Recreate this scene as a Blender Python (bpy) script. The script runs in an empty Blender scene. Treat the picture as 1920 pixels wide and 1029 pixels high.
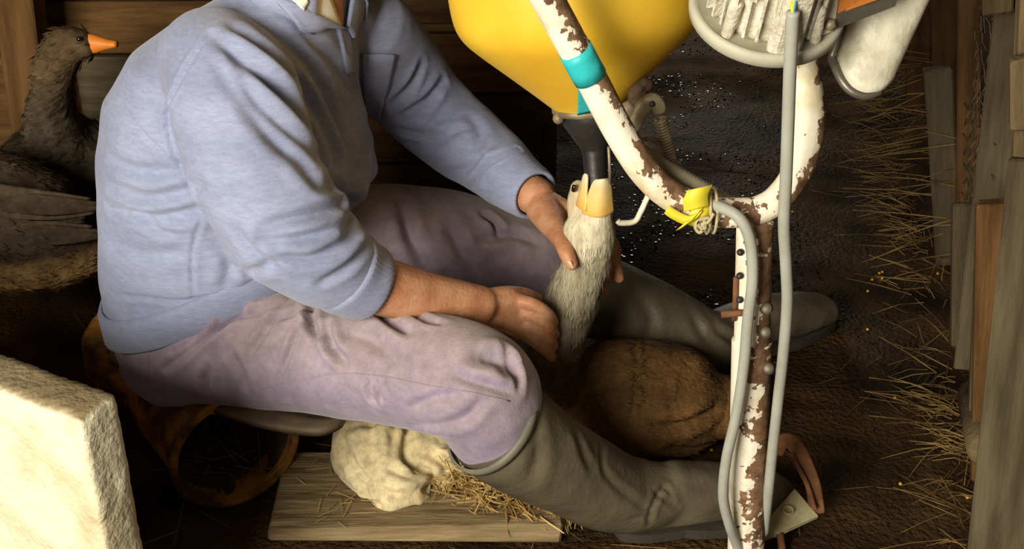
import bpy, bmesh, math, random
import numpy as np
from mathutils import Vector, Matrix, noise
from mathutils.bvhtree import BVHTree
random.seed(7)
rng = np.random.default_rng(7)
scn = bpy.context.scene
C = scn.collection

# ------------------------------------------------------------------ camera
CAM = Vector((0, 0, 1.35)); PITCH = math.radians(28); F = 2300.0
cd = bpy.data.cameras.new('camera'); cam = bpy.data.objects.new('camera', cd); C.objects.link(cam)
cam.location = CAM; cam.rotation_euler = (math.pi/2 - PITCH, 0, 0)
cd.sensor_width = 36; cd.lens = F/1920*36; cd.clip_start = 0.02
scn.camera = cam
FW = Vector((0, math.cos(PITCH), -math.sin(PITCH))); UP = Vector((0, math.sin(PITCH), math.cos(PITCH)))
# ------------------------------------------------------------------ world + lights
w = bpy.data.worlds.new('world'); scn.world = w; w.use_nodes = True
bg = w.node_tree.nodes['Background']; bg.inputs[0].default_value = (1.0, 0.86, 0.62, 1); bg.inputs[1].default_value = 0.10
def area(name, loc, target, sx, sy, power, col):
    l = bpy.data.lights.new(name, 'AREA'); l.shape = 'RECTANGLE'; l.size = sx; l.size_y = sy; l.energy = power; l.color = col
    o = bpy.data.objects.new(name, l); C.objects.link(o); o.location = loc
    o.rotation_euler = (Vector(target) - Vector(loc)).to_track_quat('-Z', 'Y').to_euler()
    return o
area('doorway_daylight', (-1.35, -0.95, 1.55), (-0.1, 1.75, 0.40), 1.3, 1.3, 125, (1.0, 0.92, 0.76))
area('window_daylight', (0.62, 5.05, 0.95), (0.5, 2.4, 0.1), 0.5, 0.9, 8, (1.0, 0.94, 0.82))
scn.view_settings.view_transform = 'Standard'; scn.view_settings.look = 'None'
scn.view_settings.gamma = 1; scn.view_settings.exposure = 0.35; scn.view_settings.use_curve_mapping = False

# ------------------------------------------------------------------ helpers
def P(px, py, Y):
    """point of the place seen at (px,py) that stands Y metres in front of the camera's foot"""
    d = FW + Vector((1, 0, 0))*((px-960)/F) + UP*((514.5-py)/F)
    return CAM + d*(Y/d.y)
def ray(px, py): return (FW + Vector((1, 0, 0))*((px-960)/F) + UP*((514.5-py)/F)).normalized()
def G(px, py, z=0.0):
    d = ray(px, py); return CAM + d*((z-CAM.z)/d.z)

def tag(o, label=None, cat=None, group=None, kind=None):
    if label: o['label'] = label
    if cat: o['category'] = cat
    if group: o['group'] = group
    if kind: o['kind'] = kind
    return o
def thing(name, label, cat, loc, group=None):
    o = bpy.data.objects.new(name, None); C.objects.link(o); o.location = loc; o.empty_display_size = .05
    return tag(o, label, cat, group)
def setpar(o, parent):
    if parent is not None:
        o.parent = parent
        if parent.type == 'EMPTY': o.matrix_parent_inverse = Matrix.Translation(-parent.location)
        elif parent.matrix_basis != Matrix.Identity(4): o.matrix_parent_inverse = parent.matrix_basis.inverted()
def obj(name, me, mat, parent=None, smooth=True):
    o = bpy.data.objects.new(name, me); C.objects.link(o); me.name = name
    if mat is not None and not me.materials: me.materials.append(mat)
    if smooth: me.shade_smooth()
    setpar(o, parent)
    return o
class MB:
    def __init__(s): s.v = []; s.f = []
    def add(s, v, f):
        n = len(s.v); s.v += [tuple(x) for x in v]; s.f += [tuple(i+n for i in q) for q in f]; return s
    def mesh(s):
        me = bpy.data.meshes.new('m'); me.from_pydata(s.v, [], s.f); me.update(); return me
    def build(s, name, mat, parent=None, smooth=True): return obj(name, s.mesh(), mat, parent, smooth)
    def box(s, c, sx, sy, sz, M=None):
        c = Vector(c); R = M or Matrix.Identity(3)
        v = [c + R @ Vector((a*sx/2, b*sy/2, d*sz/2)) for d in (-1, 1) for b in (-1, 1) for a in (-1, 1)]
        return s.add(v, [(0,2,3,1),(4,5,7,6),(0,1,5,4),(2,6,7,3),(0,4,6,2),(1,3,7,5)])
    def tube(s, pts, r, n=12, cap=True, sq=None):
        v, f = tube_geo(pts, r, n, cap, sq); return s.add(v, f)
def cr(pts, k=6):
    """Catmull-Rom through tuples of any length"""
    A = np.array([tuple(p) for p in pts], float); out = []
    for i in range(len(A)-1):
        p0 = A[max(i-1, 0)]; p1 = A[i]; p2 = A[i+1]; p3 = A[min(i+2, len(A)-1)]
        for t in np.arange(k)/k:
            out.append(.5*((2*p1)+(-p0+p2)*t+(2*p0-5*p1+4*p2-p3)*t*t+(-p0+3*p1-3*p2+p3)*t**3))
    out.append(A[-1]); return np.array(out)
def tube_geo(pts, r, n=12, cap=True, sq=None, ref=None, rmod=None):
    pts = [Vector(p) for p in pts]; m = len(pts)
    if not hasattr(r, '__len__'): r = [r]*m
    T = [((pts[min(i+1, m-1)]-pts[max(i-1, 0)]).normalized()) for i in range(m)]
    u = Vector(ref) if ref is not None else (Vector((0, 0, 1)) if abs(T[0].z) < .9 else Vector((0, 1, 0)))
    v = []; f = []
    for i in range(m):
        u = (u - T[i]*u.dot(T[i])).normalized(); b = T[i].cross(u)
        ra, rb = (r[i], r[i]) if not hasattr(r[i], '__len__') else r[i]
        for k in range(n):
            a = 2*math.pi*k/n; q = 1.0 if rmod is None else rmod(k, i)
            ca, sa = math.cos(a), math.sin(a)
            if sq: ca = math.copysign(abs(ca)**sq, ca); sa = math.copysign(abs(sa)**sq, sa)
            v.append(pts[i] + u*(ra*ca*q) + b*(rb*sa*q))
    for i in range(m-1):
        for k in range(n):
            k2 = (k+1) % n
            f.append((i*n+k, i*n+k2, (i+1)*n+k2, (i+1)*n+k))
    if cap:
        f.append(tuple(range(n-1, -1, -1))); f.append(tuple((m-1)*n+k for k in range(n)))
    return v, f
def blob_tube(mb, pts4, k=5, n=16, ref=None):
    """rounded limb: pts4 = (Vector, radius or (ra,rb)); ends get rounded caps"""
    rows = []
    for p, r in pts4:
        ra, rb = (r, r) if not hasattr(r, '__len__') else r
        rows.append((p[0], p[1], p[2], ra, rb))
    A = cr(rows, k)
    def endcap(a, b):
        d = a[:3]-b[:3]; d = d/np.linalg.norm(d); o = []
        for t in (0.35, 0.7, 0.93):
            q = math.sqrt(1-t*t); o.append(np.concatenate([a[:3]+d*t*min(a[3], a[4])*.9, a[3:]*q]))
        return o
    A = np.array(endcap(A[0], A[1])[::-1] + list(A) + endcap(A[-1], A[-2]))
    v, f = tube_geo([Vector(a[:3]) for a in A], [(a[3], a[4]) for a in A], n, True, None, ref)
    mb.add(v, f)
def ring_loft(mb, rings, n=40, cap=True):
    """rings: (center, a_vec, b_vec, power)"""
    v = []; f = []
    for c, a, b, pw in rings:
        for k in range(n):
            t = 2*math.pi*k/n; ca, sa = math.cos(t), math.sin(t)
            ca = math.copysign(abs(ca)**pw, ca); sa = math.copysign(abs(sa)**pw, sa)
            v.append(Vector(c)+Vector(a)*ca+Vector(b)*sa)
    m = len(rings)
    for i in range(m-1):
        for k in range(n):
            k2 = (k+1) % n; f.append((i*n+k, i*n+k2, (i+1)*n+k2, (i+1)*n+k))
    if cap: f.append(tuple(range(n-1, -1, -1))); f.append(tuple((m-1)*n+k for k in range(n)))
    mb.add(v, f)
def lathe(mb, prof, org, axis, n=32, cap0=False, cap1=False):
    """prof: (radius, height along axis)"""
    ax = Vector(axis).normalized(); u = ax.orthogonal().normalized(); b = ax.cross(u); org = Vector(org)
    v = []; f = []
    for r, h in prof:
        for k in range(n):
            t = 2*math.pi*k/n; v.append(org+ax*h+u*(r*math.cos(t))+b*(r*math.sin(t)))
    for i in range(len(prof)-1):
        for k in range(n):
            k2 = (k+1) % n; f.append((i*n+k, i*n+k2, (i+1)*n+k2, (i+1)*n+k))
    if cap0: f.append(tuple(range(n-1, -1, -1)))
    if cap1: f.append(tuple((len(prof)-1)*n+k for k in range(n)))
    mb.add(v, f)
def remesh(mb, voxel, smooth=6, fac=.5):
    me = mb.mesh(); bm = bmesh.new(); bm.from_mesh(me); bmesh.ops.recalc_face_normals(bm, faces=bm.faces); bm.to_mesh(me); bm.free()
    o = bpy.data.objects.new('tmp', me); C.objects.link(o)
    m = o.modifiers.new('r', 'REMESH'); m.mode = 'VOXEL'; m.voxel_size = voxel; m.use_smooth_shade = True
    if smooth:
        s = o.modifiers.new('s', 'SMOOTH'); s.iterations = smooth; s.factor = fac
    dg = bpy.context.evaluated_depsgraph_get(); r = bpy.data.meshes.new_from_object(o.evaluated_get(dg))
    bpy.data.objects.remove(o); return r
def get_co(me):
    a = np.empty(len(me.vertices)*3); me.vertices.foreach_get('co', a); return a.reshape(-1, 3)
def get_no(me):
    a = np.empty(len(me.vertices)*3); me.vertex_normals.foreach_get('vector', a) if hasattr(me, 'vertex_normals') else me.vertices.foreach_get('normal', a); return a.reshape(-1, 3)
def set_co(me, a): me.vertices.foreach_set('co', a.ravel()); me.update()
def bvh_of(me): return BVHTree.FromPolygons([tuple(v.co) for v in me.vertices], [tuple(p.vertices) for p in me.polygons])
def sculpt(me, strokes, lump=0, lscale=10):
    """press folds into the cloth: each stroke is a line over the surface, width, depth in metres"""
    bv = bvh_of(me); co = get_co(me); no = get_no(me); disp = np.zeros(len(co))
    for pl, wd, dp in strokes:
        pts = []
        for q in cr(pl, 6):
            h = bv.ray_cast(CAM, ray(q[0], q[1]))
            if h[0] is not None: pts.append(np.array(h[0]))
        if len(pts) < 2: continue
        pts = np.array(pts); jump = np.linalg.norm(np.diff(pts, axis=0), axis=1)
        best = np.full(len(co), 9.0); par = np.zeros(len(co)); L = len(pts)-1
        box = np.all((co > pts.min(0)-6*wd) & (co < pts.max(0)+6*wd), axis=1); idx = np.nonzero(box)[0]
        if not len(idx): continue
        c = co[idx]; bd = np.full(len(idx), 9.0); bp = np.zeros(len(idx))
        for i in range(L):
            if jump[i] > .06: continue
            a = pts[i]; ab = pts[i+1]-a; t = np.clip(((c-a)@ab)/(ab@ab+1e-12), 0, 1)
            d = np.linalg.norm(c-(a+t[:, None]*ab), axis=1); m = d < bd
            bd[m] = d[m]; bp[m] = (i+t[m])/L
        tap = np.clip(np.sin(np.pi*np.clip(bp*.9+.05, 0, 1)), 0, 1)**.6
        disp[idx] += dp*tap*(-np.exp(-(bd/wd)**2) + .45*np.exp(-((bd-2.0*wd)/(1.1*wd))**2))
    if lump:
        disp += np.array([noise.noise(Vector(c)*lscale)+.5*noise.noise(Vector(c)*lscale*2.3) for c in co])*lump
    set_co(me, co+no*disp[:, None])
def paint(me, fn):
    co = get_co(me); no = get_no(me); col = np.ones((len(co), 4)); col[:, :3] = fn(co, no)
    at = me.color_attributes.new('Col', 'FLOAT_COLOR', 'POINT'); at.data.foreach_set('color', col.ravel())
def quad_patch(bv, c00, c10, c11, c01, n=10, m=10, off=.004, th=.004, bulge=0):
    """cloth panel lying on a surface: four corners, follows the surface"""
    top = []; last = 2.0
    for j in range(m+1):
        for i in range(n+1):
            s, t = i/n, j/m
            px = (1-s)*(1-t)*c00[0]+s*(1-t)*c10[0]+s*t*c11[0]+(1-s)*t*c01[0]
            py = (1-s)*(1-t)*c00[1]+s*(1-t)*c10[1]+s*t*c11[1]+(1-s)*t*c01[1]
            h = bv.ray_cast(CAM, ray(px, py))
            if h[0] is None: p = CAM+ray(px, py)*last; nn = -ray(px, py)
            else: p = h[0]; nn = h[1]; last = h[3]
            if nn.dot(ray(px, py)) > 0: nn = -nn
            top.append((p, nn, off+bulge*math.sin(math.pi*s)*math.sin(math.pi*t)))
    W_ = n+1; N_ = len(top)
    v = [p+q*o for p, q, o in top]+[p+q*(o-th) for p, q, o in top]; f = []
    for j in range(m):
        for i in range(n):
            a = j*W_+i; f.append((a, a+W_, a+W_+1, a+1)); f.append((N_+a, N_+a+1, N_+a+W_+1, N_+a+W_))
    edge = [i for i in range(n)]+[n+j*W_ for j in range(m)]+[m*W_+n-i for i in range(n)]+[(m-j)*W_ for j in range(m)]
    for a, b in zip(edge, edge[1:]+edge[:1]): f.append((a, b, N_+b, N_+a))
    mb = MB(); mb.add(v, f); return mb

# ------------------------------------------------------------------ materials
def mat(name, c1, c2=None, scale=8, rough=.7, bump=.2, bscale=60, detail=5, stretch=(1,1,1), spec=.3, metal=0, lo=.35, hi=.65, attr=None, coat=0, rnd=False, sub=0, trans=0, bdist=.004):
    m = bpy.data.materials.new(name); m.use_nodes = True; nt = m.node_tree; N = nt.nodes; L = nt.links
    b = N['Principled BSDF']; b.inputs['Roughness'].default_value = rough; b.inputs['Specular IOR Level'].default_value = spec; b.inputs['Metallic'].default_value = metal
    b.inputs['Coat Weight'].default_value = coat
    if sub: b.inputs['Subsurface Weight'].default_value = sub; b.inputs['Subsurface Radius'].default_value = (.01, .004, .002)
    if trans: b.inputs['Transmission Weight'].default_value = trans
    tc = N.new('ShaderNodeTexCoord'); mp = N.new('ShaderNodeMapping'); mp.inputs['Scale'].default_value = stretch
    src = tc.outputs['Object']
    if rnd:
        oi = N.new('ShaderNodeObjectInfo'); va = N.new('ShaderNodeVectorMath'); va.operation = 'MULTIPLY_ADD'
        cb = N.new('ShaderNodeCombineXYZ')
        for k in range(3): L.new(oi.outputs['Random'], cb.inputs[k])
        va.inputs[1].default_value = (37, 53, 71); L.new(cb.outputs[0], va.inputs[0]); L.new(tc.outputs['Object'], va.inputs[2]); src = va.outputs[0]
    L.new(src, mp.inputs['Vector'])
    n1 = N.new('ShaderNodeTexNoise'); n1.inputs['Scale'].default_value = scale; n1.inputs['Detail'].default_value = detail; L.new(mp.outputs[0], n1.inputs['Vector'])
    rp = N.new('ShaderNodeValToRGB'); rp.color_ramp.elements[0].position = lo; rp.color_ramp.elements[1].position = hi
    c2 = c2 or tuple(x*.75 for x in c1)
    rp.color_ramp.elements[0].color = (*c2, 1); rp.color_ramp.elements[1].color = (*c1, 1)
    L.new(n1.outputs['Fac'], rp.inputs['Fac']); out = rp.outputs['Color']
    if attr:
        at = N.new('ShaderNodeAttribute'); at.attribute_name = attr; mx = N.new('ShaderNodeMix'); mx.data_type = 'RGBA'; mx.blend_type = 'MULTIPLY'; mx.inputs['Factor'].default_value = 1
        L.new(out, mx.inputs['A']); L.new(at.outputs['Color'], mx.inputs['B']); out = mx.outputs['Result']
    L.new(out, b.inputs['Base Color'])
    if bump:
        n2 = N.new('ShaderNodeTexNoise'); n2.inputs['Scale'].default_value = bscale; n2.inputs['Detail'].default_value = 4; L.new(mp.outputs[0], n2.inputs['Vector'])
        bp = N.new('ShaderNodeBump'); bp.inputs['Strength'].default_value = bump; bp.inputs['Distance'].default_value = bdist
        L.new(n2.outputs['Fac'], bp.inputs['Height']); L.new(bp.outputs[0], b.inputs['Normal'])
    return m
def peel_mat(name, paint_c, rust1, rust2):
    """old white enamel, flaked off to rust mostly on one side (attribute Col = how worn)"""
    m = mat(name, rust1, rust2, 70, .75, .3, 120)
    nt = m.node_tree; N = nt.nodes; L = nt.links; b = N['Principled BSDF']
    old = b.inputs['Base Color'].links[0].from_socket
    at = N.new('ShaderNodeAttribute'); at.attribute_name = 'Col'
    sp = N.new('ShaderNodeSeparateColor'); L.new(at.outputs['Color'], sp.inputs[0])
    tc = N.new('ShaderNodeTexCoord')
    def nz(sc, det, rg): 
        n = N.new('ShaderNodeTexNoise'); n.inputs['Scale'].default_value = sc; n.inputs['Detail'].default_value = det; n.inputs['Roughness'].default_value = rg; L.new(tc.outputs['Object'], n.inputs['Vector']); return n.outputs['Fac']
    def ma(a, k, c):
        q = N.new('ShaderNodeMath'); q.operation = 'MULTIPLY_ADD'; L.new(a, q.inputs[0]); q.inputs[1].default_value = k
        if hasattr(c, 'links') or hasattr(c, 'is_linked'): L.new(c, q.inputs[2])
        else: q.inputs[2].default_value = c
        return q.outputs[0]
    v = ma(nz(22, 7, .65), 3.0, -1.5); v = ma(nz(75, 3, .5), 1.4, v)
    v = ma(sp.outputs['Red'], 1.0, v)
    rp = N.new('ShaderNodeMapRange'); rp.inputs[1].default_value = .70; rp.inputs[2].default_value = .74; L.new(v, rp.inputs[0])
    pr = N.new('ShaderNodeValToRGB'); pr.color_ramp.elements[0].position = .32; pr.color_ramp.elements[0].color = (paint_c[0]*.72, paint_c[1]*.62, paint_c[2]*.42, 1); pr.color_ramp.elements[1].position = .52; pr.color_ramp.elements[1].color = (*paint_c, 1)
    L.new(nz(14, 6, .6), pr.inputs['Fac'])
    mx = N.new('ShaderNodeMix'); mx.data_type = 'RGBA'; L.new(rp.outputs[0], mx.inputs['Factor']); L.new(pr.outputs['Color'], mx.inputs['A']); L.new(old, mx.inputs['B'])
    L.new(mx.outputs['Result'], b.inputs['Base Color'])
    # flakes stand proud of the rust
    bp = N.new('ShaderNodeBump'); bp.inputs['Strength'].default_value = .6; bp.inputs['Distance'].default_value = .002; bp.invert = True; L.new(rp.outputs[0], bp.inputs['Height'])
    L.new(b.inputs['Normal'].links[0].from_socket, bp.inputs['Normal']); L.new(bp.outputs[0], b.inputs['Normal'])
    return m
def cloth_mat(name, c1, c2, wsc, amp, fine=220, attr=None, stretch=(1, 1, 4)):
    """woven or knitted cloth: mottled colour, thread relief"""
    m = mat(name, c1, c2, 6, .95, .5, fine, spec=.08, stretch=stretch, attr=attr, bdist=.0015)
    nt = m.node_tree; N = nt.nodes; L = nt.links; b = N['Principled BSDF']; old = b.inputs['Base Color'].links[0].from_socket
    tc = N.new('ShaderNodeTexCoord'); mp = N.new('ShaderNodeMapping'); mp.inputs['Scale'].default_value = stretch; L.new(tc.outputs['Object'], mp.inputs['Vector'])
    n = N.new('ShaderNodeTexNoise'); n.inputs['Scale'].default_value = wsc; n.inputs['Detail'].default_value = 6; n.inputs['Roughness'].default_value = .75; L.new(mp.outputs[0], n.inputs['Vector'])
    mr = N.new('ShaderNodeMapRange'); mr.inputs[1].default_value = .3; mr.inputs[2].default_value = .7; mr.inputs[3].default_value = 1-amp; mr.inputs[4].default_value = 1+amp; L.new(n.outputs['Fac'], mr.inputs[0])
    mx = N.new('ShaderNodeMix'); mx.data_type = 'RGBA'; mx.blend_type = 'MULTIPLY'; mx.inputs['Factor'].default_value = 1; L.new(old, mx.inputs['A']); L.new(mr.outputs[0], mx.inputs['B']); L.new(mx.outputs['Result'], b.inputs['Base Color'])
    b.inputs['Sheen Weight'].default_value = .25; b.inputs['Sheen Roughness'].default_value = .5
    return m
M = {}
M['sweater'] = cloth_mat('sweater_knit', (.30, .335, .50), (.245, .275, .425), 55, .16, 300, None, (1, 1, 3.5))
M['shirt'] = mat('shirt_cloth', (.86, .85, .78), (.78, .76, .68), 6, .9, .1, 300)
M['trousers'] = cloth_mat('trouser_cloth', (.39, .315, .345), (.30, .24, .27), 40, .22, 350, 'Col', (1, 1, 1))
M['skin'] = mat('skin', (.55, .29, .165), (.40, .17, .085), 28, .5, .5, 160, detail=7, spec=.35, sub=.08, bdist=.002)
M['hair'] = mat('hair', (.12, .1, .085), None, 30, .8, .5, 200)
M['trouser_trim'] = cloth_mat('trouser_trim', (.34, .275, .30), (.27, .215, .245), 40, .2, 350, None, (1, 1, 1))
M['boot'] = mat('boot_rubber', (.15, .125, .078), (.065, .055, .036), 9, .5, .3, 110, spec=.4, detail=9, lo=.3, hi=.72)
M['boot_rim'] = mat('boot_rim', (.17, .16, .12), None, 20, .5, .1)
M['sole'] = mat('boot_sole', (.045, .038, .028), None, 20, .8, .3, 120)
M['feather'] = mat('feather', (1, 1, 1), (.72, .70, .66), 70, .85, .6, 140, attr='Col', spec=.2, stretch=(1, 1, .25))
M['feather_dark'] = mat('feather_dark', (1, 1, 1), (.55, .52, .5), 45, .85, .6, 120, attr='Col', spec=.2)
M['bill'] = mat('bill', (.80, .45, .10), (.70, .40, .13), 25, .4, .15, 60, spec=.5)
M['bill_pale'] = mat('bill_pale', (1, 1, 1), (.85, .80, .70), 22, .4, .15, 60, spec=.5, attr='Col')
M['nail'] = mat('nail', (.80, .60, .45))
M['grit'] = mat('wet_grit', (.02, .014, .008), None, 30, .06, 0, spec=.7)
M['bill_orange'] = mat('bill_orange', (.80, .24, .03), None, 20, .45, .1)
M['eye'] = mat('eye', (.01, .008, .006), None, 5, .1, 0, spec=.8)
M['yellow'] = mat('yellow_plastic', (.86, .56, .045), (.80, .46, .03), 6, .42, .15, 30, spec=.4, detail=8)
M['black'] = mat('black_metal', (.028, .026, .024), (.015, .014, .013), 20, .45, .2, 90, spec=.5)
M['enamel'] = peel_mat('peeling_enamel', (.88, .82, .68), (.27, .155, .085), (.12, .062, .034))
M['grime'] = mat('grimy_metal', (.36, .30, .20), (.20, .15, .09), 35, .5, .3, 90, metal=.35)
M['rust'] = mat('rust', (.26, .115, .05), (.12, .05, .025), 30, .85, .5, 100)
M['motor'] = mat('cast_motor', (.76, .72, .60), (.52, .47, .36), 70, .75, .7, 190, spec=.3)
M['flange'] = mat('flange_paint', (.56, .54, .43), (.46, .44, .35), 15, .6, .15, 80)
M['cable'] = mat('grey_cable', (.40, .41, .36), (.33, .33, .28), 20, .5, .1, 90)
M['conduit'] = mat('grey_conduit', (.34, .30, .21), (.25, .21, .14), 30, .5, .1, 90)
M['galv'] = mat('galvanised_sheet', (.88, .84, .68), (.50, .46, .33), 22, .42, .4, 70, metal=.05, detail=9, lo=.3, hi=.6)
M['galv_edge'] = mat('galvanised_edge', (.26, .24, .19), None, 20, .4, .2, 60, metal=.5)
M['tape_blue'] = mat('turquoise_tape', (.04, .58, .60), (.035, .50, .54), 20, .4, .25, 90)
M['tape_yellow'] = mat('yellow_tape', (.80, .68, .05), None, 20, .4, .2, 90)
M['twine'] = mat('twine', (.55, .47, .28), None, 60, .9, .4, 200)
M['orange'] = mat('orange_paint', (.80, .27, .05), (.65, .22, .05), 25, .5, .2, 80)
M['wire_y'] = mat('wire_yellow', (.7, .65, .05)); M['wire_b'] = mat('wire_blue', (.1, .3, .6))
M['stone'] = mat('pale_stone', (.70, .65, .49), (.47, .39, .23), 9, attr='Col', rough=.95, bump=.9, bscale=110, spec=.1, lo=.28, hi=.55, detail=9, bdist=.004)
M['drum'] = mat('rusty_orange_drum', (.42, .17, .025), (.06, .026, .012), 16, .9, .7, 80, lo=.42, hi=.66, detail=8)
M['drum_dark'] = mat('drum_inside', (.09, .055, .03), (.04, .025, .015), 13, .9, .4, 70)
M['seat'] = mat('seat_metal', (.17, .12, .075), (.08, .055, .035), 14, .6, .3, 70, metal=.2)
M['sack'] = cloth_mat('sack_cloth', (.66, .56, .34), (.42, .33, .17), 60, .35, 240, None, (1, 1, 1))
M['straw'] = mat('straw', (.30, .19, .065), (.09, .05, .018), 14, .8, 0, spec=.2)
M['straw_pale'] = mat('straw_pale', (.62, .47, .20), (.40, .26, .09), 9, .8, 0, spec=.2)
M['corn'] = mat('corn', (.80, .48, .05), None, 90, .4, 0)
M['plate'] = mat('pale_plate', (.50, .45, .27), (.36, .31, .17), 22, .7, .3, 90)
def woodm(n, a, b, s=5): return mat(n, a, b, s, .85, .6, 22, stretch=(1.0, 7, 7), rnd=True, spec=.15, bdist=.006)
M['wood_brown'] = woodm('wood_brown', (.15, .078, .028), (.065, .031, .011))
M['wood_dark'] = woodm('wood_dark', (.085, .045, .018), (.04, .02, .008))
M['wood_grey'] = woodm('wood_grey', (.125, .098, .058), (.06, .045, .026))
M['wood_pale'] = woodm('wood_pale', (.19, .135, .07), (.10, .066, .033))
M['board'] = woodm('board_grey', (.30, .225, .12), (.15, .10, .05), 8)
M['wire'] = mat('wire', (.16, .14, .10), None, 30, .5, 0, metal=.5)

# floor mud
def mud():
    m = mat('wet_mud', (.085, .047, .017), (.016, .009, .004), 5.5, .5, 1.0, 95, spec=.12, detail=9, bdist=.012)
    nt = m.node_tree; N = nt.nodes; L = nt.links; b = N['Principled BSDF']
    tc = N.new('ShaderNodeTexCoord'); n = N.new('ShaderNodeTexNoise'); n.inputs['Scale'].default_value = 2.2; n.inputs['Detail'].default_value = 4
    L.new(tc.outputs['Object'], n.inputs['Vector'])
    r = N.new('ShaderNodeMapRange'); r.inputs[1].default_value = .42; r.inputs[2].default_value = .6; r.inputs[3].default_value = .55; r.inputs[4].default_value = .95
    L.new(n.outputs['Fac'], r.inputs[0]); L.new(r.outputs[0], b.inputs['Roughness'])
    return m
M['mud'] = mud()

# ------------------------------------------------------------------ planks
def plank(name, p0, p1, wd, th, side, m, parent=None, bev=.004, jit=.002, label=None):
    """a board from p0 to p1, `side` = direction of its width"""
    p0 = Vector(p0); p1 = Vector(p1); L_ = (p1-p0).length; x = (p1-p0).normalized(); y = Vector(side); y = (y-x*y.dot(x)).normalized(); z = x.cross(y)
    bm = bmesh.new(); bmesh.ops.create_cube(bm, size=1)
    for v in bm.verts:
        v.co = Vector((v.co.x*L_, v.co.y*wd, v.co.z*th)) + Vector((random.uniform(-1, 1), random.uniform(-1, 1), random.uniform(-1, 1)))*jit
    bmesh.ops.bevel(bm, geom=bm.edges[:], offset=min(bev, th*.3), segments=1, affect='EDGES')
    me = bpy.data.meshes.new(name); bm.to_mesh(me); bm.free()
    o = bpy.data.objects.new(name, me); C.objects.link(o); me.materials.append(m)
    Mx = Matrix((x, y, z)).transposed().to_4x4(); Mx.translation = (p0+p1)/2
    o.matrix_basis = Mx; setpar(o, parent)
    if label: o['label'] = label
    return o

# ================================================================== SETTING
def fz(x, y): return min(.010*noise.noise(Vector((x*5, y*5, 0)))+.006*noise.noise(Vector((x*14, y*14, 3)))+.003*noise.noise(Vector((x*34, y*34, 7)))-.008, .004)
def floor():
    nx, ny = 190, 260; x0, x1, y0, y1 = -2.2, 1.7, 0.2, 5.4
    v = []
    for j in range(ny+1):
        for i in range(nx+1):
            x = x0+(x1-x0)*i/nx; y = y0+(y1-y0)*j/ny
            v.append((x, y, fz(x, y)))
    f = [(j*(nx+1)+i, j*(nx+1)+i+1, (j+1)*(nx+1)+i+1, (j+1)*(nx+1)+i) for j in range(ny) for i in range(nx)]
    mb = MB(); mb.add(v, f); o = mb.build('floor', M['mud']); tag(o, kind='structure')
    return o
floor()
def wall(name, boxes, m):
    mb = MB()
    for c, sx, sy, sz in boxes: mb.box(c, sx, sy, sz)
    return tag(mb.build(name, m, None, False), kind='structure')
wb = wall('wall_back', [((-1.02, 2.84, 1.1), 2.16, .04, 2.3)], M['wood_dark'])
# boards of the back wall, every one its own
zs = [(-.01, .17), (.18, .345), (.355, .515), (.525, .70), (.71, .90), (.91, 1.12)]
for k, (a, b) in enumerate(zs):
    plank('plank', (-.62, 2.80-.006*(k % 2), (a+b)/2), (.06, 2.80+.004*(k % 3), (a+b)/2+.002), b-a, .03, (0, 0, 1), M['wood_brown'] if k == 2 else M['wood_dark'], wb)
zl = [(-.01, .20), (.215, .455), (.465, .585), (.602, .78), (.79, .98)]
for k, (a, b) in enumerate(zl):
    plank('plank', (-1.95, 2.765-.01*(k % 2), (a+b)/2), (-.62, 2.755+.012*(k % 2), (a+b)/2+.006), b-a, .035, (0, 0, 1), M['wood_brown'], wb)
plank('plank', P(150, 170, 2.70), P(300, 172, 2.70), .165, .025, (0, 0, 1), M['wood_grey'], wb)
plank('post', (-1.085, 2.56, -.02), (-1.03, 2.60, 1.1), .085, .07, (1, 0, 0), M['wood_brown'], wb)
plank('batten', (-.62, 2.775, .523), (.06, 2.775, .523), .02, .03, (0, 0, 1), M['wood_brown'], wb)
wall('wall_passage', [((.09, 3.9, 1.1), .04, 2.15, 2.3)], M['wood_dark'])
wall('wall_far', [((.9, 5.2, 1.1), 1.6, .05, 2.3)], M['wood_dark'])
wall('wall_right', [((1.55, 2.9, 1.1), .05, 5.2, 2.3)], M['wood_dark'])
wall('wall_left', [((-2.1, 2.2, 1.1), .05, 2.6, 2.3)], M['wood_dark'])
wall('ceiling', [((-.3, 3.2, 2.27), 3.9, 4.2, .05)], M['wood_dark'])

# ------------------------------------------------------------------ fence on the right
fence = thing('fence', 'weathered grey-brown plank fence with wire netting along the right edge', 'fence', (.95, 1.9, 0))
def fpl(name, a, b, wd, th, m, side=(0, -1, 0), label=None): return plank(name, a, b, wd, th, side, M[m], fence, .004, .003, label)
fpl('plank', P(1912, -60, 1.92), P(1822, 690, 1.90), .060, .022, 'wood_grey', (1, -.35, 0))
fpl('plank', P(1864, 380, 1.76), P(1850, 900, 1.74), .050, .03, 'wood_brown', (1, -.2, 0))
fpl('plank', P(1834, 520, 1.80), P(1822, 830, 1.79), .012, .03, 'wood_grey', (1, -.2, 0))
fpl('plank', P(1962, 300, 1.60), P(1868, 1120, 1.42), .095, .025, 'wood_grey', (1, -.4, 0))
fpl('plank', P(1932, -60, 1.75), P(1912, 420, 1.72), .028, .03, 'wood_pale', (1, -.2, 0))
fpl('plank', P(1914, 106, 1.70), P(1914, 238, 1.70), .034, .03, 'wood_pale', (1, -.2, 0), 'short pale board stub')
fpl('plank', P(1872, -60, 1.90), P(1868, 24, 1.895), .045, .04, 'wood_pale', (1, -.2, 0))
fpl('plank', P(1758, 128, 2.62), P(1778, 492, 2.60), .060, .035, 'wood_grey', (1, -.3, 0))
fpl('post', P(1818, -30, 2.5), P(1812, 420, 2.4), .045, .05, 'wood_brown', (1, -.3, 0))
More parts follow.
